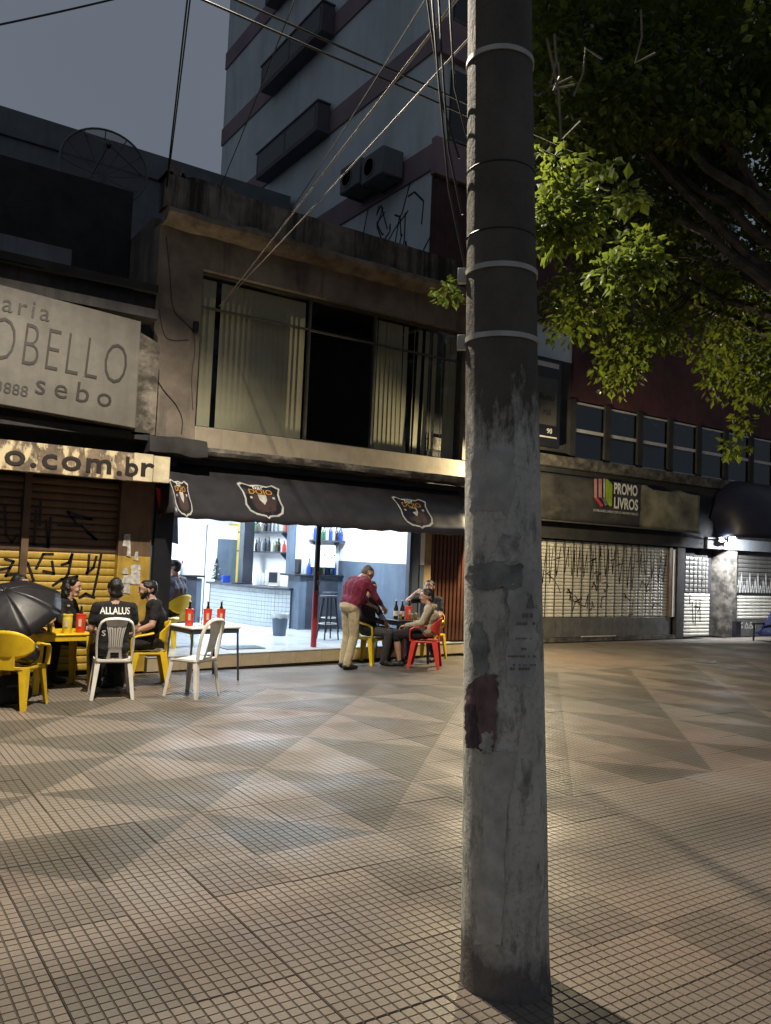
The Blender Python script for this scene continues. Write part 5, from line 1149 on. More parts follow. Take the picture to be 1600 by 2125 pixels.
def cooler(loc, label, mat):
    t = thing('bottle_cooler', label, 'bottle cooler', tuple(loc), group='bottle coolers on the tables')
    b = MB(); b.lathe([(0.0, 0.0), (0.046, 0.0), (0.049, 0.006), (0.052, 0.20), (0.050, 0.205), (0.046, 0.20), (0.044, 0.012), (0, 0.012)], 18); b.build('sleeve', mat, t)
    b = MB(); b.lathe([(0.0522, 0.185), (0.0545, 0.187), (0.0545, 0.203), (0.0505, 0.206)], 18); b.build('rim', mat, t)
    b = MB(); b.box((-0.02, -0.0515, 0.11), (0.03, 0.004, 0.08)); b.build('logo_patch', 'label_paper', t)
    return t
def tpos(px_, py_, z): p = onZ(px_, py_, z); return (p.x, p.y, z)
def clampt(p, c, hw):
    return (min(max(p[0], c[0]-hw), c[0]+hw), min(max(p[1], c[1]-hw), c[1]+hw), p[2])
yc = (2.18, 9.62); 
for (dx, dy, mat, lb) in ((0.05, -0.20, 'cooler_yellow', 'yellow'), (0.20, -0.16, 'cooler_red', 'red')):
    cooler((yc[0]+dx, yc[1]+dy, YTZ), lb+' bottle cooler on the yellow plastic table', mat); bottle((yc[0]+dx, yc[1]+dy, YTZ+0.0125), 'dark beer bottle standing in the %s cooler on the yellow table' % lb, lab=False)
dc = (3.95, 9.78)
for (dx, dy, lb) in ((-0.22, -0.06, 'leftmost'), (0.03, -0.02, 'middle'), (0.20, -0.04, 'rightmost')):
    cooler((dc[0]+dx, dc[1]+dy, DTZ), lb+' of three red bottle coolers on the folding table', 'cooler_red'); bottle((dc[0]+dx, dc[1]+dy, DTZ+0.0125), 'dark beer bottle in the %s red cooler on the folding table' % lb, lab=False)
rc = (7.42, 10.40)
cooler((rc[0]+0.05, rc[1]-0.08, RTZ), 'red bottle cooler on the black table', 'cooler_red'); bottle((rc[0]+0.05, rc[1]-0.08, RTZ+0.0125), 'dark beer bottle in the red cooler on the black table', lab=False)
bottle((rc[0]-0.12, rc[1]+0.02, RTZ), 'left of two bare dark beer bottles on the black table'); bottle((rc[0]-0.03, rc[1]-0.02, RTZ), 'right of two bare dark beer bottles, next to the red cooler')
def tumbler(loc, label, full=True):
    t = thing('beer_glass', label, 'glass', tuple(loc), group='glasses on the tables')
    b = MB(); b.lathe([(0.0, 0.0), (0.026, 0.0), (0.033, 0.11), (0.031, 0.11), (0.0245, 0.006), (0, 0.006)], 16); b.build('glass_wall', 'glass_clear', t)
    if full: b = MB(); b.lathe([(0.0, 0.008), (0.0238, 0.008), (0.029, 0.085), (0, 0.085)], 14); b.build('beer', 'beer', t); b = MB(); b.lathe([(0.0, 0.0855), (0.029, 0.0855), (0.0295, 0.10), (0, 0.104)], 14); b.build('foam', 'plastic_white', t)
    return t
tumbler((rc[0]-0.16, rc[1]-0.16, RTZ), 'beer glass at the left corner of the black table'); tumbler((rc[0]+0.14, rc[1]-0.15, RTZ), 'beer glass right of the red cooler on the black table'); tumbler((rc[0]+0.02, rc[1]-0.20, RTZ), 'beer glass in front of the red cooler on the black table')
tumbler((yc[0]-0.12, yc[1]-0.16, YTZ), 'pale beer glass left of the yellow cooler'); tumbler((dc[0]-0.10, dc[1]-0.10, DTZ), 'clear glass between the red coolers on the folding table', False)
sn_ = thing('snack_plate', 'plate with reddish snack on the left end of the yellow table', 'plate', (yc[0]-0.22, yc[1]-0.12, YTZ))
b = MB(); b.lathe([(0, 0.0), (0.05, 0.0), (0.09, 0.014), (0.088, 0.018), (0.05, 0.006), (0, 0.006)], 18); b.build('plate', 'paint_white', sn_)
for k in range(7): b = MB(); b.ball((0.05*math.cos(k*2.1)*(0.4+0.1*k % 1), 0.05*math.sin(k*2.1), 0.022+0.012*(k % 2)), 0.022, 8, sc=(1.2, 0.9, 0.8)); b.build('snack', 'plastic_red' if k % 2 else 'skin_tan', sn_)
# ================================================================== PEOPLE
def cap_geo(b, p, q, r1, r2, n=10):
    p, q = Vector(p), Vector(q); d = q-p; L = d.length
    ax = d/L if L > 1e-6 else Vector((0, 0, 1)); m = 3; P_, rs = [], []
    for k in range(m): a = math.pi/2*(k/m); P_.append(p-ax*r1*math.cos(a)); rs.append(max(r1*math.sin(a), 1e-4))
    P_.append(p); rs.append(r1); P_.append(q); rs.append(r2)
    for k in range(m-1, -1, -1): a = math.pi/2*(k/m); P_.append(q+ax*r2*math.cos(a)); rs.append(max(r2*math.sin(a), 1e-4))
    b.tube(P_, rs, n)
def fuse(name, caps, mats, parent, voxel=0.009, smooth=4, labels=None):
    """capsules -> one continuous skin; each face takes the material of the capsule it belongs to."""
    b = MB()
    for (p, q, r1, r2, lab) in caps: cap_geo(b, p, q, r1, r2)
    me = bpy.data.meshes.new(name); me.from_pydata(b.v, [], b.f)
    o = bpy.data.objects.new(name, me); COL.objects.link(o)
    md = o.modifiers.new('r', 'REMESH'); md.mode = 'VOXEL'; md.voxel_size = voxel
    if smooth: sm_ = o.modifiers.new('s', 'SMOOTH'); sm_.iterations = smooth; sm_.factor = 0.5
    dg = bpy.context.evaluated_depsgraph_get(); dg.update()
    me2 = bpy.data.meshes.new_from_object(o.evaluated_get(dg)); bpy.data.objects.remove(o); bpy.data.meshes.remove(me)
    me2.name = name; nf = len(me2.polygons); cen = np.empty(nf*3); me2.polygons.foreach_get('center', cen); cen = cen.reshape(-1, 3)
    keys = sorted(set(c[4] for c in caps)); best = np.full(nf, 1e9); lab = np.zeros(nf, int)
    for (p, q, r1, r2, k) in caps:
        p, q = np.array(p, float), np.array(q, float); d = q-p; L2 = max(d@d, 1e-9); t = np.clip(((cen-p)@d)/L2, 0, 1)
        dist = np.linalg.norm(cen-(p+t[:, None]*d), axis=1)-(r1+(r2-r1)*t); m_ = dist < best; best[m_] = dist[m_]; lab[m_] = keys.index(k)
    me2.materials.clear()
    for k in keys: me2.materials.append(M[mats[k]])
    me2.polygons.foreach_set('material_index', lab); me2.polygons.foreach_set('use_smooth', [True]*nf); me2.update()
    return link(name, me2, parent)
def V(*a): return Vector(a)
def person(label, loc, face, P, mats, short=True, shorts=False, hair='short', scale=SC, group=None, bulk=1.0, beard=False):
    t = thing('person', label, 'person', loc, math.atan2(-face[0], face[1]), group=group, scale=scale)
    C = []
    def c(p, q, r1, r2, lab): C.append((Vector(p), Vector(q), r1, r2, lab))
    pel, che, nek, hed = P['pelvis'], P['chest'], P['neck'], P['head']; up_ = (nek-pel).normalized()
    bx = bulk
    mid = pel.lerp(che, 0.45)+P.get('belly', V(0, 0.015, 0)); side = P.get('side', V(1, 0, 0))
    pb_ = P.get('hipr', 0.110)
    c(pel-side*0.075, pel+side*0.075, pb_, pb_, 'pants'); c(pel+up_*0.10, mid, 0.112*bx, 0.114*bx, 'shirt'); c(mid, che, 0.114*bx, 0.120*bx, 'shirt'); c(che, nek-up_*0.08, 0.120*bx, 0.085, 'shirt')
    c(nek-side*0.12-up_*0.075, nek+side*0.12-up_*0.075, 0.070, 0.070, 'shirt')
    for s_ in (-1, 1):
        c(pel+side*0.065*s_*bx+up_*0.08, mid+side*0.065*s_*bx, 0.108*bx, 0.108*bx, 'shirt')
        c(mid+side*0.065*s_*bx, che+side*0.085*s_*bx, 0.108*bx, 0.112*bx, 'shirt')
        c(che+side*0.085*s_*bx, nek+side*0.10*s_-up_*0.075, 0.112*bx, 0.075, 'shirt')
        sh, el, wr = P['sh'+'LR'[s_ > 0]], P['el'+'LR'[s_ > 0]], P['wr'+'LR'[s_ > 0]]
        c(nek+side*0.06*s_-up_*0.045, sh, 0.062, 0.064, 'shirt')
        if short:
            m_ = sh.lerp(el, 0.62); c(sh, m_, 0.066, 0.062, 'shirt'); c(m_, el, 0.046, 0.041, 'skin'); c(el, wr, 0.041, 0.027, 'skin')
        else:
            c(sh, el, 0.064, 0.052, 'shirt'); w2 = el.lerp(wr, P.get('cuff', 0.93)); c(el, w2, 0.052, 0.042, 'shirt'); c(w2, wr, 0.032, 0.027, 'skin')
        # hand: palm, four fingers, thumb
        d = P.get('hd'+'LR'[s_ > 0], (wr-el)).normalized(); nrm = P.get('pn'+'LR'[s_ > 0], V(0, 0, -1)); nrm = (nrm-d*nrm.dot(d)).normalized(); lat = d.cross(nrm)*(1 if s_ > 0 else -1)
        c(wr, wr+d*0.075+lat*0.018, 0.024, 0.021, 'skin'); c(wr, wr+d*0.072-lat*0.020, 0.023, 0.020, 'skin')
        for f_ in range(4):
            l_ = (0.068, 0.078, 0.073, 0.058)[f_]; b0 = wr+d*0.078+lat*(0.031-0.0205*f_); k1 = b0+(d*0.8+nrm*0.55).normalized()*l_*0.5; k2 = k1+(d*0.35+nrm*0.95).normalized()*l_*0.5
            c(b0-d*0.012, k1, 0.0098, 0.0092, 'skin'); c(k1, k2, 0.0092, 0.0082, 'skin')
        th0 = wr+d*0.025+lat*0.028; th1 = th0+(d*0.6+lat*0.75+nrm*0.3).normalized()*0.038; c(th0, th1, 0.013, 0.011, 'skin'); c(th1, th1+(d*0.8+nrm*0.5).normalized()*0.03, 0.011, 0.009, 'skin')
        hp, kn, an, ft = P['hp'+'LR'[s_ > 0]], P['kn'+'LR'[s_ > 0]], P['an'+'LR'[s_ > 0]], P['ft'+'LR'[s_ > 0]].normalized()
        if shorts:
            c(hp, kn, 0.092, 0.078, 'pants'); c(kn, kn.lerp(an, 0.12), 0.076, 0.076, 'pants'); c(kn.lerp(an, 0.1), kn.lerp(an, 0.45), 0.052, 0.054, 'skin'); c(kn.lerp(an, 0.45), an, 0.054, 0.036, 'skin')
        else:
            c(hp, kn, 0.094, 0.070, 'pants'); c(kn, kn.lerp(an, 0.4), 0.070, 0.067, 'pants'); c(kn.lerp(an, 0.4), an, 0.067, 0.060, 'pants')
        hl = V(an.x, an.y, 0.046)-ft*0.045; bl = V(an.x, an.y, 0.040)+ft*0.10; to = V(an.x, an.y, 0.034)+ft*0.165
        c(an, V(an.x, an.y, 0.06), 0.036, 0.042, 'shoe'); c(hl, bl, 0.041, 0.040, 'shoe'); c(bl, to, 0.040, 0.030, 'shoe')
        c(hl-V(0, 0, 0.028), bl-V(0, 0, 0.026), 0.018, 0.018, 'sole'); c(bl-V(0, 0, 0.024), to-V(0, 0, 0.016), 0.018, 0.016, 'sole')
    hd = P.get('hdir', V(0, 1, 0)).normalized(); hu = P.get('hup', V(0, 0, 1)); hu = (hu-hd*hu.dot(hd)).normalized(); hr = hd.cross(hu)
    X = lambda a, b_, e: hed+hr*a+hd*b_+hu*e
    c(nek-up_*0.03, X(0, -0.025, -0.06), 0.060, 0.056, 'skin')
    c(X(0, -0.028, 0.028), X(0, 0.030, 0.034), 0.086, 0.078, 'skin'); c(X(0, 0.025, 0.0), X(0, 0.045, -0.06), 0.064, 0.048, 'skin'); c(X(-0.02, 0.052, -0.082), X(0.02, 0.052, -0.082), 0.028, 0.028, 'skin')
    c(X(-0.022, 0.083, 0.035), X(0.022, 0.083, 0.035), 0.020, 0.020, 'skin'); c(X(0, 0.095, 0.018), X(0, 0.112, -0.018), 0.010, 0.014, 'skin')
    for s_ in (-1, 1): c(X(s_*0.083, -0.006, 0.018), X(s_*0.090, -0.016, -0.022), 0.013, 0.010, 'skin'); c(X(s_*0.038, 0.070, -0.02), X(s_*0.03, 0.062, -0.03), 0.026, 0.024, 'skin')
    for a in P.get('extra', []): C.append(a)
    mats = dict(mats); mats.setdefault('sole', mats['shoe'])
    body = fuse('body', C, mats, t)
    for s_ in (-1, 1):
        b = MB(); b.ball(X(s_*0.034, 0.084, 0.014), 0.0125, 10, sc=(1, 1, 0.7)); e_ = b.build('eye', 'eye_white', t); b = MB(); b.ball(X(s_*0.034, 0.0935, 0.014), 0.0065, 8); b.build('iris', 'eye_dark', e_)
        b = MB(); b.tube([X(s_*0.016, 0.101, 0.034), X(s_*0.034, 0.101, 0.040), X(s_*0.052, 0.088, 0.034)], 0.0045, 6); b.build('eyebrow', mats['hair'], t)
    b = MB(); b.tube([X(-0.024, 0.088, -0.052), X(0, 0.098, -0.055), X(0.024, 0.088, -0.052)], [0.003, 0.006, 0.003], 6); b.build('mouth', 'lip', t)
    H = []
    def h(p, q, r1, r2): H.append((p, q, r1, r2, 'hair'))
    h(X(0, -0.040, 0.045), X(0, 0.020, 0.062), 0.086, 0.068); h(X(0, -0.055, 0.0), X(0, -0.045, 0.04), 0.070, 0.082)
    if hair in ('short', 'full', 'long'):
        for s_ in (-1, 1): h(X(s_*0.058, -0.02, 0.04), X(s_*0.05, 0.03, 0.062), 0.040, 0.030)
        h(X(0, -0.07, -0.02), X(0, -0.062, 0.02), 0.050, 0.065)
    if hair == 'full':
        h(X(-0.03, -0.075, -0.045), X(0.03, -0.075, -0.045), 0.046, 0.046); h(X(0, -0.03, 0.07), X(0, 0.03, 0.078), 0.078, 0.055)
    if hair == 'long':
        gq = np.random.default_rng(3)
        for k in range(46):
            a = math.pi*(1.03*gq.random()-0.015)+math.pi; lv_ = gq.random(); rr = 0.085+0.035*lv_+0.012*gq.random(); p_ = X(rr*math.cos(a), -0.02+rr*0.9*math.sin(a), 0.05-0.26*lv_); H.append((p_, p_+Vector(gq.normal(0, 0.012, 3)), 0.024, 0.024, 'hair'))
        h(X(-0.06, 0.02, 0.07), X(0.06, 0.02, 0.075), 0.045, 0.045)
    fuse('hair', H, mats, t, 0.008, 2)
    if beard:
        B_ = []
        for s_ in (-1, 1): B_.append((X(s_*0.062, 0.022, -0.03), X(s_*0.045, 0.05, -0.075), 0.022, 0.026, 'hair'))
        B_.append((X(-0.03, 0.062, -0.090), X(0.03, 0.062, -0.090), 0.025, 0.025, 'hair')); B_.append((X(-0.022, 0.092, -0.040), X(0.022, 0.092, -0.040), 0.006, 0.006, 'hair'))
        fuse('beard', B_, mats, t, 0.007, 1)
    return t, body, X
def sit(**k):
    P = dict(pelvis=V(0, -0.02, 0.545), chest=V(0, -0.08, 0.86), neck=V(0, -0.06, 1.07), head=V(0, -0.015, 1.205), shL=V(-0.185, -0.07, 1.005), shR=V(0.185, -0.07, 1.005),
             elL=V(-0.24, 0.02, 0.76), elR=V(0.24, 0.02, 0.76), wrL=V(-0.13, 0.24, 0.68), wrR=V(0.13, 0.24, 0.68), hpL=V(-0.095, 0.03, 0.53), hpR=V(0.095, 0.03, 0.53),
             knL=V(-0.14, 0.43, 0.50), knR=V(0.14, 0.43, 0.50), anL=V(-0.14, 0.40, 0.10), anR=V(0.14, 0.40, 0.10), ftL=V(-0.15, 1, 0), ftR=V(0.15, 1, 0))
    P.update(k); return P
BLK = dict(shirt='cloth_black', pants='cloth_black', shoe='shoe_black', skin='skin_tan', hair='hair')
# 1 man with printed back
t2, body2, _x = person('person seen from behind in black printed shirt on the white chair', (2.60, 8.97, 0), (0.16, 0.98),
    sit(hdir=V(-0.15, 1, 0), wrL=V(-0.20, 0.30, 0.72), wrR=V(0.16, 0.32, 0.70), chest=V(0, -0.03, 0.86), neck=V(0, 0.01, 1.06), head=V(0.0, 0.055, 1.20), shL=V(-0.19, -0.005, 1.0), shR=V(0.19, -0.005, 1.0), anL=V(-0.13, 0.16, 0.10), anR=V(0.12, 0.18, 0.10), knL=V(-0.15, 0.40, 0.50), knR=V(0.15, 0.40, 0.50)),
    dict(BLK, shoe='shoe_grey', sole='paint_white', skin='skin_light'), short=True, hair='full')
bvh = BVHTree.FromPolygons([v.co.copy() for v in body2.data.vertices], [tuple(p.vertices) for p in body2.data.polygons])
def back_print(body, text, cx, z, size, parent, sx=1.0, bold=0.0, target=bvh):
    me = text_mesh(text, size, 'letter_white', 0.0, sx, 'CENTER', bold)
    bm = bmesh.new(); bm.from_mesh(me); bmesh.ops.triangulate(bm, faces=bm.faces); bmesh.ops.subdivide_edges(bm, edges=[e for e in bm.edges if e.calc_length() > 0.03], cuts=1); bm.to_mesh(me); bm.free()
    for v in me.vertices:
        x, zz = cx+v.co.x, z+v.co.y; hit = target.ray_cast(Vector((x, -0.6, zz)), Vector((0, 1, 0)))
        v.co = (x, (hit[0].y if hit[0] else -0.1)-0.004, zz)
    o = link('shirt_print', me, parent)
    return o
back_print(body2, 'ALLALUS', 0, 0.935, 0.105, t2, 0.78, 0.002); back_print(body2, 'S  S', -0.0, 0.775, 0.10, t2, 0.9, 0.002); back_print(body2, 'S', -0.115, 0.69, 0.09, t2, 1.1, 0.002)
# 2 woman with long curly hair
person('woman with long curly dark hair in black, facing right behind the yellow table', (2.42, 10.18, 0), (0.80, -0.60), sit(hdir=V(-0.15, 1, -0.02), head=V(0, 0.02, 1.15), neck=V(0, -0.03, 1.02), chest=V(0, -0.06, 0.83), shL=V(-0.17, -0.05, 0.96), shR=V(0.17, -0.05, 0.96), wrL=V(-0.05, 0.22, 0.66), wrR=V(0.08, 0.24, 0.66)), dict(BLK, skin='skin_light'), short=False, hair='long')
# 3 bearded man in profile
person('bearded man in black T-shirt in profile on the yellow chair, forearm on his lap', (3.17, 9.54, 0), (-0.97, 0.24), sit(hdir=V(0.05, 1, -0.05), head=V(0, 0.035, 1.17), neck=V(0, -0.03, 1.05), pelvis=V(0, -0.04, 0.545), elL=V(-0.25, -0.02, 0.76), wrL=V(-0.16, 0.24, 0.64), elR=V(0.25, 0.0, 0.76), wrR=V(0.10, 0.24, 0.66)), dict(BLK, skin='skin_light', hair='hair'), short=True, hair='short', beard=True, bulk=1.06)
# 4 person behind the umbrella
person('person in dark clothes mostly hidden behind the open umbrella', (1.86, 10.16, 0), (0.75, -0.65), sit(hdir=V(0, 1, 0), wrL=V(-0.16, 0.28, 0.80), hdL=V(0.2, 1, 0.1), head=V(0, 0.0, 1.17), neck=V(0, -0.05, 1.05)), BLK, short=False, hair='full')
# 5 person inside the doorway
person('person in a grey lilac shirt on the yellow chair inside the bar', (pF.x-0.20, 11.66, FZ), (-0.55, 0.83), sit(hdir=V(0, 1, 0)), dict(BLK, shirt='cloth_lilac'), short=False, hair='short', bulk=1.1)
# 6 standing man in maroon, bending
S_ = dict(pelvis=V(0, -0.03, 0.93), chest=V(0, 0.07, 1.22), neck=V(0, 0.185, 1.385), head=V(0, 0.30, 1.435), shL=V(-0.185, 0.14, 1.325), shR=V(0.185, 0.14, 1.325), elL=V(-0.23, 0.28, 1.06), elR=V(0.22, 0.32, 1.07), wrL=V(-0.12, 0.54, 0.93), wrR=V(0.10, 0.58, 0.92),
          hpL=V(-0.085, 0.0, 0.86), hpR=V(0.085, 0.0, 0.86), knL=V(-0.10, 0.03, 0.49), knR=V(0.11, 0.0, 0.49), anL=V(-0.11, -0.02, 0.09), anR=V(0.12, -0.12, 0.09), ftL=V(-0.15, 1, 0), ftR=V(0.12, 1, 0), hdir=V(0, 0.75, -0.62), hup=V(0, 0.6, 0.75), belly=V(0, 0.035, 0), cuff=0.55, hipr=0.112)
person('standing man in maroon sweater and beige trousers bending over the seated man', (6.27, 10.08, 0), (0.96, 0.12), S_, dict(shirt='cloth_maroon', pants='cloth_beige', shoe='shoe_black', skin='skin_tan', hair='hair_grey'), short=False, hair='thin', bulk=1.18)
# 7 seated man beside him
person('seated man in dark jacket and charcoal trousers beside the standing man', (6.84, 10.47, 0), (0.45, -0.89), sit(hdir=V(0.45, 1, -0.1), head=V(0.0, 0.02, 1.19), elL=V(-0.26, 0.06, 0.77), wrL=V(-0.05, 0.28, 0.66), elR=V(0.25, 0.05, 0.77), wrR=V(0.05, 0.30, 0.67), knL=V(-0.2, 0.42, 0.50), knR=V(0.10, 0.44, 0.52), anL=V(-0.08, 0.30, 0.10), anR=V(0.05, 0.34, 0.10)), dict(shirt='cloth_darkprint', pants='cloth_charcoal', shoe='shoe_black', skin='skin_tan', hair='hair'), short=False, hair='full', bulk=1.05)
# 8 man drinking
tm8, _b8, X8 = person('man in black T-shirt drinking from a glass behind the black table', (8.12, 10.68, 0), (-0.90, -0.42), sit(hdir=V(-0.25, 1, 0.0), head=V(0, 0.0, 1.22), elR=V(0.36, 0.10, 0.97), wrR=V(0.135, 0.21, 1.13), hdR=V(-0.75, -0.12, 0.16), pnR=V(-0.2, -0.9, -0.2), knL=V(-0.22, 0.36, 0.50), anL=V(-0.30, 0.30, 0.10), knR=V(0.15, 0.42, 0.5)), dict(shirt='cloth_black', pants='cloth_plum', shoe='shoe_black', skin='skin_light', hair='hair'), short=True, hair='short')
# 9 person in beige hoodie
person('person in beige hoodie and dark shorts seen from behind on the red chair', (7.44, 9.87, 0), (-0.73, 0.68), sit(hdir=V(-0.15, 1, -0.05), head=V(0.02, -0.02, 1.10), neck=V(0.01, -0.07, 0.985), chest=V(0, -0.11, 0.80), shL=V(-0.20, -0.09, 0.93), shR=V(0.20, -0.09, 0.93), elL=V(-0.27, 0.02, 0.70), wrL=V(-0.12, 0.28, 0.64), elR=V(0.27, 0.02, 0.70), wrR=V(0.10, 0.30, 0.62), knL=V(-0.16, 0.42, 0.5), anL=V(-0.12, 0.36, 0.10), knR=V(0.18, 0.42, 0.5), anR=V(0.14, 0.34, 0.10),
    extra=[(V(-0.09, -0.145, 0.955), V(0.09, -0.145, 0.955), 0.045, 0.045, 'shirt'), (V(-0.12, -0.08, 0.60), V(0.12, -0.08, 0.60), 0.120, 0.120, 'shirt')]), dict(shirt='cloth_hoodie', pants='cloth_black', shoe='shoe_black', sole='paint_white', skin='skin_tan', hair='hair'), short=False, shorts=True, hair='full', bulk=1.08)
# ================================================================== UMBRELLA, HELMET, CART
um = thing('umbrella', 'open black umbrella tilted over the left end of the yellow table', 'umbrella', (1.60, 9.25, 0.76))
ax_ = (Vector((-0.30, -0.42, 0.80))).normalized(); UT = Matrix.Translation((0, 0, 0.12)) @ ax_.to_track_quat('Z', 'Y').to_matrix().to_4x4()
RU, HU = 0.54, 0.26
def upt(t, a, sag=0.0): return Vector((RU*t*math.cos(a), RU*t*math.sin(a), HU*(1-t**1.9)-sag))
for k in range(8):
    b = MB(); b.T = UT; vs = []; n_ = 6
    for i in range(n_+1):
        for j in range(7):
            f_ = j/6; a = 2*math.pi*(k+f_)/8; t = 0.02+0.98*i/n_; vs.append(upt(t*(1-0.055*math.sin(math.pi*f_)*t), a, 0.03*math.sin(math.pi*f_)*t*t))
    b.add(vs, [(i*7+j, i*7+j+1, (i+1)*7+j+1, (i+1)*7+j) for i in range(n_) for j in range(6)]); o = b.build('canopy_panel', 'umbrella', um, ang=70); so = o.modifiers.new('s', 'SOLIDIFY'); so.thickness = 0.001
    b = MB(); b.T = UT; a = 2*math.pi*k/8; b.tube([upt(t, a)-Vector((0, 0, 0.006)) for t in np.linspace(0.05, 1.0, 7)]+[upt(1.03, a)-Vector((0, 0, 0.01))], 0.0035, 5); b.build('rib', 'alu_dull', um)
b = MB(); b.T = UT; b.tube([(0, 0, HU+0.05), (0, 0, -0.42)], 0.006, 8); b.build('shaft', 'alu_dull', um); b = MB(); b.T = UT; b.tube([(0, 0, -0.40), (0, 0, -0.55)], 0.014, 8); b.build('handle', 'bar_black', um)
hm = thing('helmet', 'shiny black round helmet on the seat of the yellow armchair', 'helmet', (1.69, 8.70, 0.40))
b = MB(); b.ball((0, 0, 0.115), 0.125, 18, sc=(1, 1.12, 0.95)); b.build('shell', 'plastic_black', hm); b = MB(); b.tube([(-0.10, 0.10, 0.10), (0, 0.143, 0.11), (0.10, 0.10, 0.10)], 0.012, 6); b.build('visor_edge', 'alu_dull', hm)
bg = thing('bag', 'dark rucksack on the ground under the yellow armchair at left', 'bag', (1.58, 8.76, 0))
fuse('sack', [(V(-0.10, 0, 0.12), V(0.10, 0, 0.12), 0.115, 0.105, 's'), (V(-0.05, 0.02, 0.20), V(0.06, 0.0, 0.22), 0.10, 0.09, 's')], dict(s='cloth_black'), bg, 0.012, 3)
b = MB(); b.tube(arc((-0.05, -0.09, 0.2), (0.12, -0.19, 0.25), (0.12, -0.10, 0.06)), 0.012, 6); b.build('strap', 'cloth_charcoal', bg)
gl = thing('drinking_glass', 'small glass held to the mouth of the man behind the black table', 'glass', tuple(tm8.matrix_basis @ X8(0.0, 0.135, -0.075)))
b = MB(); b.T = Matrix.Rotation(R(35), 4, 'X'); b.lathe([(0.0, 0.0), (0.022, 0.0), (0.028, 0.08), (0.026, 0.08), (0.02, 0.005), (0, 0.005)], 14); b.build('glass_wall', 'glass_clear', gl); b = MB(); b.T = Matrix.Rotation(R(35), 4, 'X'); b.lathe([(0.0, 0.006), (0.0195, 0.006), (0.024, 0.05), (0, 0.05)], 12); b.build('beer', 'beer', gl)
ct = thing('handcart', 'handcart under a dark blue tarpaulin at the right edge', 'cart', (19.0, 10.75, 0), R(-20))
b = MB(); n_ = 14; vs = []
for i in range(n_+1):
    for j in range(n_+1):
        u, v = -1+2*i/n_, -1+2*j/n_; e = max(abs(u), abs(v)); hgt = 0.78*(1-max(0, (e-0.42)/0.58)**1.4)+0.07*mn.noise(Vector((u*3, v*3, 1)))*(1-e*0.6); vs.append((u*0.75+0.04*mn.noise(Vector((u*5, v*5, 4))), v*0.5, max(hgt, 0.16)+0.04*mn.noise(Vector((u*6, v*6, 9)))))
b.add(vs, [(i*(n_+1)+j, (i+1)*(n_+1)+j, (i+1)*(n_+1)+j+1, i*(n_+1)+j+1) for i in range(n_) for j in range(n_)]); o = b.build('tarpaulin', 'tarp', ct, ang=70); o.modifiers.new('s', 'SOLIDIFY').thickness = 0.006
b = MB(); b.box((0, 0, 0.20), (1.15, 0.7, 0.05)); b.box((0, 0, 0.33), (0.75, 0.5, 0.22)); b.build('bed', 'bar_black', ct)
for sy_ in (-0.44, 0.44): b = MB(); b.lathe([(0.10, -0.02), (0.17, -0.02), (0.17, 0.02), (0.10, 0.02)], 20); b.v = [(x+0.1, sy_+z, y+0.17) for x, y, z in b.v]; b.build('wheel', 'plastic_black', ct)
b = MB(); b.tube([(-0.5, -0.32, 0.42), (-0.95, -0.32, 0.40), (-1.08, -0.30, 0.36)], 0.03, 8); b.tube([(-0.5, 0.3, 0.42), (-0.9, 0.3, 0.40)], 0.025, 8); b.build('handle', 'bar_black', ct)
b = MB(); b.tube([(-0.85, -0.32, 0.38), (-0.86, -0.33, 0.0)], 0.022, 8); b.tube([(-0.85, 0.3, 0.38), (-0.86, 0.3, 0.0)], 0.022, 8); b.build('prop_leg', 'bar_black', ct)
# ================================================================== THINGS INSIDE THE BAR
def stool(loc, label):
    t = thing('bar_stool', label, 'stool', tuple(loc), group='bar stools')
    b = MB(); b.lathe([(0, 0.70), (0.15, 0.70), (0.16, 0.715), (0.155, 0.73), (0, 0.735)], 18); b.build('seat', 'bar_slate', t)
    for k in range(4):
        a = math.pi/4+math.pi/2*k; b = MB(); b.tube([(0.10*math.cos(a), 0.10*math.sin(a), 0.70), (0.19*math.cos(a), 0.19*math.sin(a), 0.0)], 0.013, 8); b.build('leg', 'bar_black', t)
    b = MB(); b.tube([(0.155*math.cos(a), 0.155*math.sin(a), 0.26) for a in np.linspace(0, 2*math.pi, 25)], 0.008, 6); b.build('foot_ring', 'alu', t); return t
p = onZ(677, 1327, FZ); stool((p.x+0.05, p.y+0.05, FZ), 'black bar stool just left of the standing man'); stool((7.75, 13.2, FZ), 'black bar stool against the tall slate counter')
p = onZ(586, 1320, FZ); bn = thing('waste_bin', 'grey waste bin with a liner beside the tiled counter', 'bin', (p.x, p.y+0.12, FZ))
b = MB(); b.lathe([(0, 0.0), (0.11, 0.0), (0.145, 0.36), (0.15, 0.365), (0.14, 0.36), (0.105, 0.01), (0, 0.01)], 20); b.build('bucket', 'bar_blue', bn); b = MB(); b.lathe([(0.153, 0.30), (0.158, 0.33), (0.152, 0.372), (0.13, 0.368), (0.12, 0.25)], 24); b.v = [(x*(1+0.03*math.sin(9*math.atan2(y, x))), y*(1+0.03*math.sin(9*math.atan2(y, x))), z+0.008*math.sin(7*math.atan2(y, x))) for x, y, z in b.v]; b.build('bin_liner', 'bottle_clear', bn)
b = MB(); a1, a2, a3 = onZ(456, 1342, FZ), onZ(532, 1340, FZ), onZ(548, 1347, FZ); b.box(((a1.x+a3.x)/2, 11.22, FZ+0.006), (0.62, 0.36, 0.012)); tag(b.build('door_mat', 'bar_slate', bev=0.004), 'dark rubber door mat on the white bar floor', 'mat')
tv_ = thing('menu_screen', 'white framed small screen on the tiled counter', 'screen', (onY(566, 1200, 14.6).x, 14.6, 0.945), R(-12))
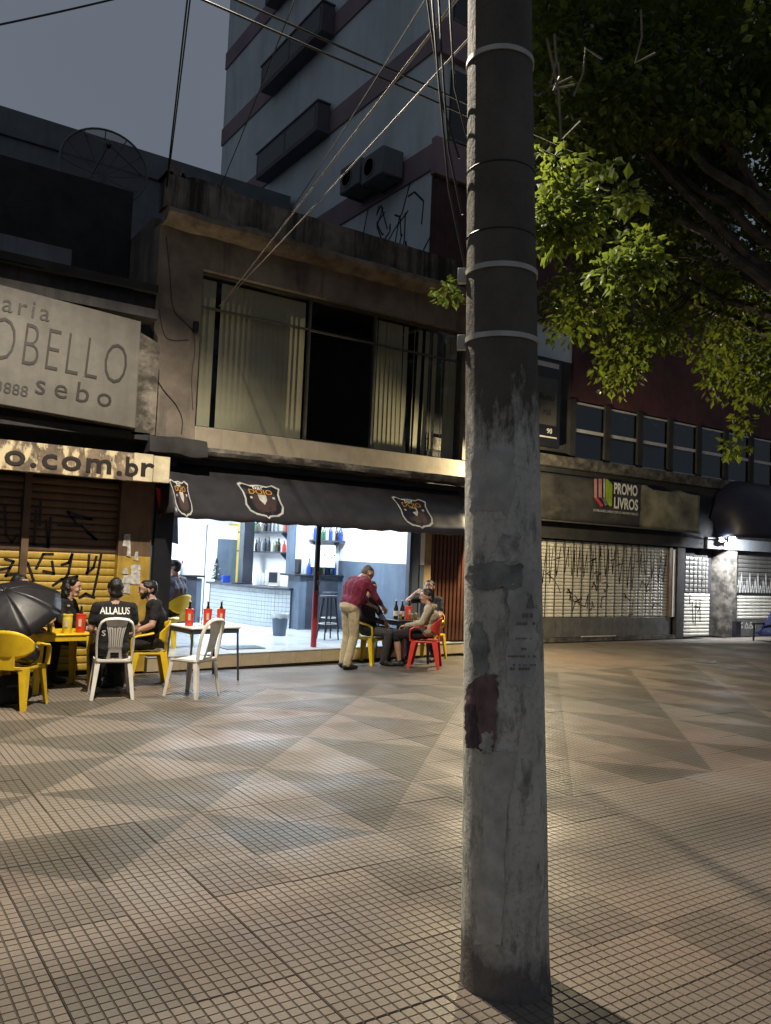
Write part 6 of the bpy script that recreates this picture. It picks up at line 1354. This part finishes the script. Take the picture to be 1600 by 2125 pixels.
b = MB(); b.box((0, 0, 0.16), (0.30, 0.04, 0.30)); b.box((0, 0.04, 0.01), (0.2, 0.14, 0.02)); b.build('frame', 'plastic_white', tv_, bev=0.02); b = MB(); b.box((0, -0.022, 0.17), (0.17, 0.003, 0.2)); b.build('display', 'bar_slate', tv_)
for k, (px_, h_) in enumerate(((533, 0.22), (540, 0.26), (548, 0.24))):
    b = MB(); x = onY(px_, 1200, 14.9).x; b.lathe([(0, 0.946), (0.05, 0.946), (0.06, 0.95+h_*0.6), (0.055, 0.95+h_), (0, 0.95+h_)], 14, (x, 14.95+0.03*k, 0)); tag(b.build('white_jar', 'bar_white'), 'white jar on the tiled counter, %s of three beside the small screen' % ['left', 'middle', 'right'][k], 'jar', 'jars on the counter')
xt = thing('christmas_tree', 'small dark silvery Christmas tree on the left end of the counter', 'christmas tree', (onY(440, 1205, 16.1).x+0.08, 16.1, 0.945))
b = MB(); b.tube([(0, 0, 0), (0, 0, 0.5)], 0.012, 6); b.build('stem', 'bark', xt); b = MB(); g = np.random.default_rng(6)
for k in range(260):
    z = 0.06+0.44*g.random(); rr = 0.17*(1-(z-0.04)/0.5)+0.015; a = 6.283*g.random(); d = V(math.cos(a), math.sin(a), -0.25)*rr; s_ = V(-math.sin(a), math.cos(a), 0)*0.018; q = V(0, 0, z); b.add([q, q+d*0.6+s_, q+d, q+d*0.6-s_], [(0, 1, 2, 3)])
b.build('needles', 'foliage_xmas', xt, smooth=False)
for k in range(10): z = 0.08+0.04*k; rr = 0.15*(1-z/0.52); a = 2.4*k; b = MB(); b.ball((rr*math.cos(a), rr*math.sin(a), z), 0.016, 8); b.build('bauble', 'alu', xt)
b = MB(); x = onY(463, 1205, 15.9).x; b.box((x+0.05, 15.9, 0.945+0.075), (0.16, 0.12, 0.148)); tag(b.build('blue_box', 'bottle_blue', bev=0.005), 'dark blue box on the counter beside the Christmas tree', 'box')
b = MB(); x = onY(492, 1212, 15.4).x; b.box((x, 15.3, 0.958), (0.28, 0.16, 0.022), 0, Matrix.Rotation(R(20), 3, 'Z')); tag(b.build('tray', 'bar_black', bev=0.004), 'flat dark tray on the counter before the slate column', 'tray')
# shelves with bottles
def shelf(name, x0, x1, y0, y1, z, label):
    t = thing(name, label, 'shelf', ((x0+x1)/2, y0, z), world=True); b = MB(); b.box2((x0, y0, z-0.03), (x1, y1, z)); b.build('board', 'bar_slate', t)
    for x in (x0+0.1, x1-0.1): q = MB(); q.prism_x([(y1, z-0.031), (y1-0.18, z-0.031), (y1, z-0.2)], x, x+0.015); q.build('bracket', 'bar_slate', t)
g = np.random.default_rng(8); ORD = ['first', 'second', 'third', 'fourth', 'fifth', 'sixth', 'seventh', 'eighth', 'ninth', 'tenth', 'eleventh', 'twelfth']
def bottle_row(x0, x1, y, z, n_, label, grp, hs=(0.24, 0.34)):
    for k in range(n_):
        x = x0+(x1-x0)*(k+0.5)/n_; mt = ['bottle_amber', 'bottle_clear', 'bottle_green', 'bottle_clear', 'bottle_blue', 'label_paper'][int(g.integers(0, 6))]; h_ = hs[0]+(hs[1]-hs[0])*g.random()
        b = MB(); b.lathe(bottle_mb(h_, 0.032+0.01*g.random()), 12, (x, y+g.normal(0, 0.015), z)); tag(b.build('liquor_bottle', mt), '%s %s, %s from the left' % ({'bottle_amber': 'dark amber', 'bottle_clear': 'clear', 'bottle_green': 'green', 'bottle_blue': 'blue', 'label_paper': 'cream'}[mt], label, ORD[k]), 'bottle', grp)
xb = min(onY(733, 1130, BKY-0.15).x, RWX-0.02)
shelf('wall_shelf', 7.57, xb, BKY-0.24, BKY, 1.88, 'slate wall shelf with bottles on the right back wall'); bottle_row(7.60, xb-0.03, BKY-0.12, 1.881, 9, 'bottle on the right wall shelf of the bar', 'bottles on the right wall shelf')
def shelf_y(name, z, label):
    t = thing(name, label, 'shelf', (7.4, 15.4, z), world=True); b = MB(); b.box2((7.27, 14.3, z-0.03), (7.499, 16.4, z)); b.build('board', 'bar_slate', t)
    for y in (14.5, 16.2): q = MB(); q.prism_y([(7.499, z-0.031), (7.34, z-0.031), (7.499, z-0.18)], y, y+0.015); q.build('bracket', 'bar_slate', t)
for z, nm in ((1.62, 'lower'), (2.02, 'upper')):
    shelf_y('counter_shelf', z, nm+' shelf crowded with bottles behind the tiled counter')
    for k in range(12):
        mt = ['bottle_amber', 'bottle_clear', 'bottle_green', 'label_paper', 'plastic_red', 'bottle_clear', 'bar_slate'][int(g.integers(0, 7))]
        b = MB(); b.lathe(bottle_mb(0.2+0.13*g.random(), 0.034+0.014*g.random()), 12, (7.38+g.normal(0, 0.02), 14.4+k*0.165, z+0.001)); tag(b.build('liquor_bottle', mt), 'bottle on the %s shelf behind the tiled counter, %s from the street' % (nm, ORD[k]), 'bottle', 'bottles behind the tiled counter')
wc = thing('wall_cabinet', 'white two door wall cabinet above the tall slate counter', 'cabinet', (7.9, BKY, 1.4), world=True)
b = MB(); b.box2((7.57, BKY-0.28, 1.36), (RWX-0.25, BKY-0.001, 1.78)); b.build('carcass', 'bar_white', wc)
for a in (7.58, 7.79): b = MB(); b.box2((a, BKY-0.295, 1.37), (a+0.20, BKY-0.281, 1.77)); d_ = b.build('door', 'bar_white', wc); b = MB(); b.ball((a+0.17, BKY-0.305, 1.6), 0.016, 8); b.build('knob', 'bar_black', d_)
bottle_row(7.45, RWX-0.1, 13.72, 1.22, 9, 'bottle standing on the tall slate counter', 'bottles on the tall counter', (0.22, 0.36))
fx0, fx1 = onY(440, 1150, 17.0).x, onY(500, 1150, 17.0).x
fg = thing('drinks_fridge', 'tall white drinks fridge against the rear wall of the bar', 'fridge', ((fx0+fx1)/2, 17.0, FZ), world=True)
b = MB(); b.box2((fx0, 16.85, FZ), (fx1, 17.36, 2.15)); b.build('casing', 'bar_white', fg, bev=0.02)
b = MB(); b.box2((fx0+0.05, 16.835, FZ+0.25), (fx1-0.05, 16.848, 1.85)); b.build('door_glass', 'bar_blue', fg)
b = MB(); b.tube([(fx1-0.09, 16.81, 0.9), (fx1-0.09, 16.81, 1.3)], 0.014, 8); b.build('handle', 'alu', fg)
ps_ = MB(); ps_.box2((RWX-0.012, 12.3, 1.75), (RWX-0.009, 12.75, 2.35)); tag(ps_.build('poster', 'label_paper'), 'pale paper notice on the right wall of the bar', 'poster')
q = MB(); q.box((7.62, 14.02, 1.22+0.14), (0.34, 0.22, 0.28)); tag(q.build('coffee_machine', 'bar_black', bev=0.02), 'dark coffee machine on the tall slate counter', 'machine')
x0 = onY(397, 1180, 13.9).x; tt_ = thing('sauce_bottle', 'clear bottle with red cap on the dark cabinet', 'bottle', (onY(378, 1180, 13.85).x, 13.85, 1.155)); b = MB(); b.lathe(bottle_mb(0.22, 0.035), 12); b.build('glass_body', 'bottle_clear', tt_); b = MB(); b.lathe([(0.018, 0.19), (0.018, 0.235), (0, 0.24)], 10); b.build('cap', 'plastic_red', tt_)
bc = MB(); x = onY(357, 1100, 11.6).x; bc.prism_y([(x-0.14, 1.72), (x+0.10, 1.66), (x+0.06, 2.15), (x+0.02, 2.35), (x-0.14, 2.35)], 11.58, 11.61); tag(bc.build('hanging_banner', 'bar_blue'), 'blue cloth hanging at the left edge of the bar opening', 'banner')
pr = MB(); p = onY(327, 1030, 10.55); pr.prism_y([(p.x-0.03, 2.38), (p.x+0.09, 2.36), (p.x+0.05, 2.0)], 10.54, 10.552); tag(pr.build('pennant', 'plastic_red'), 'small red pennant hanging under the fascia end', 'pennant')
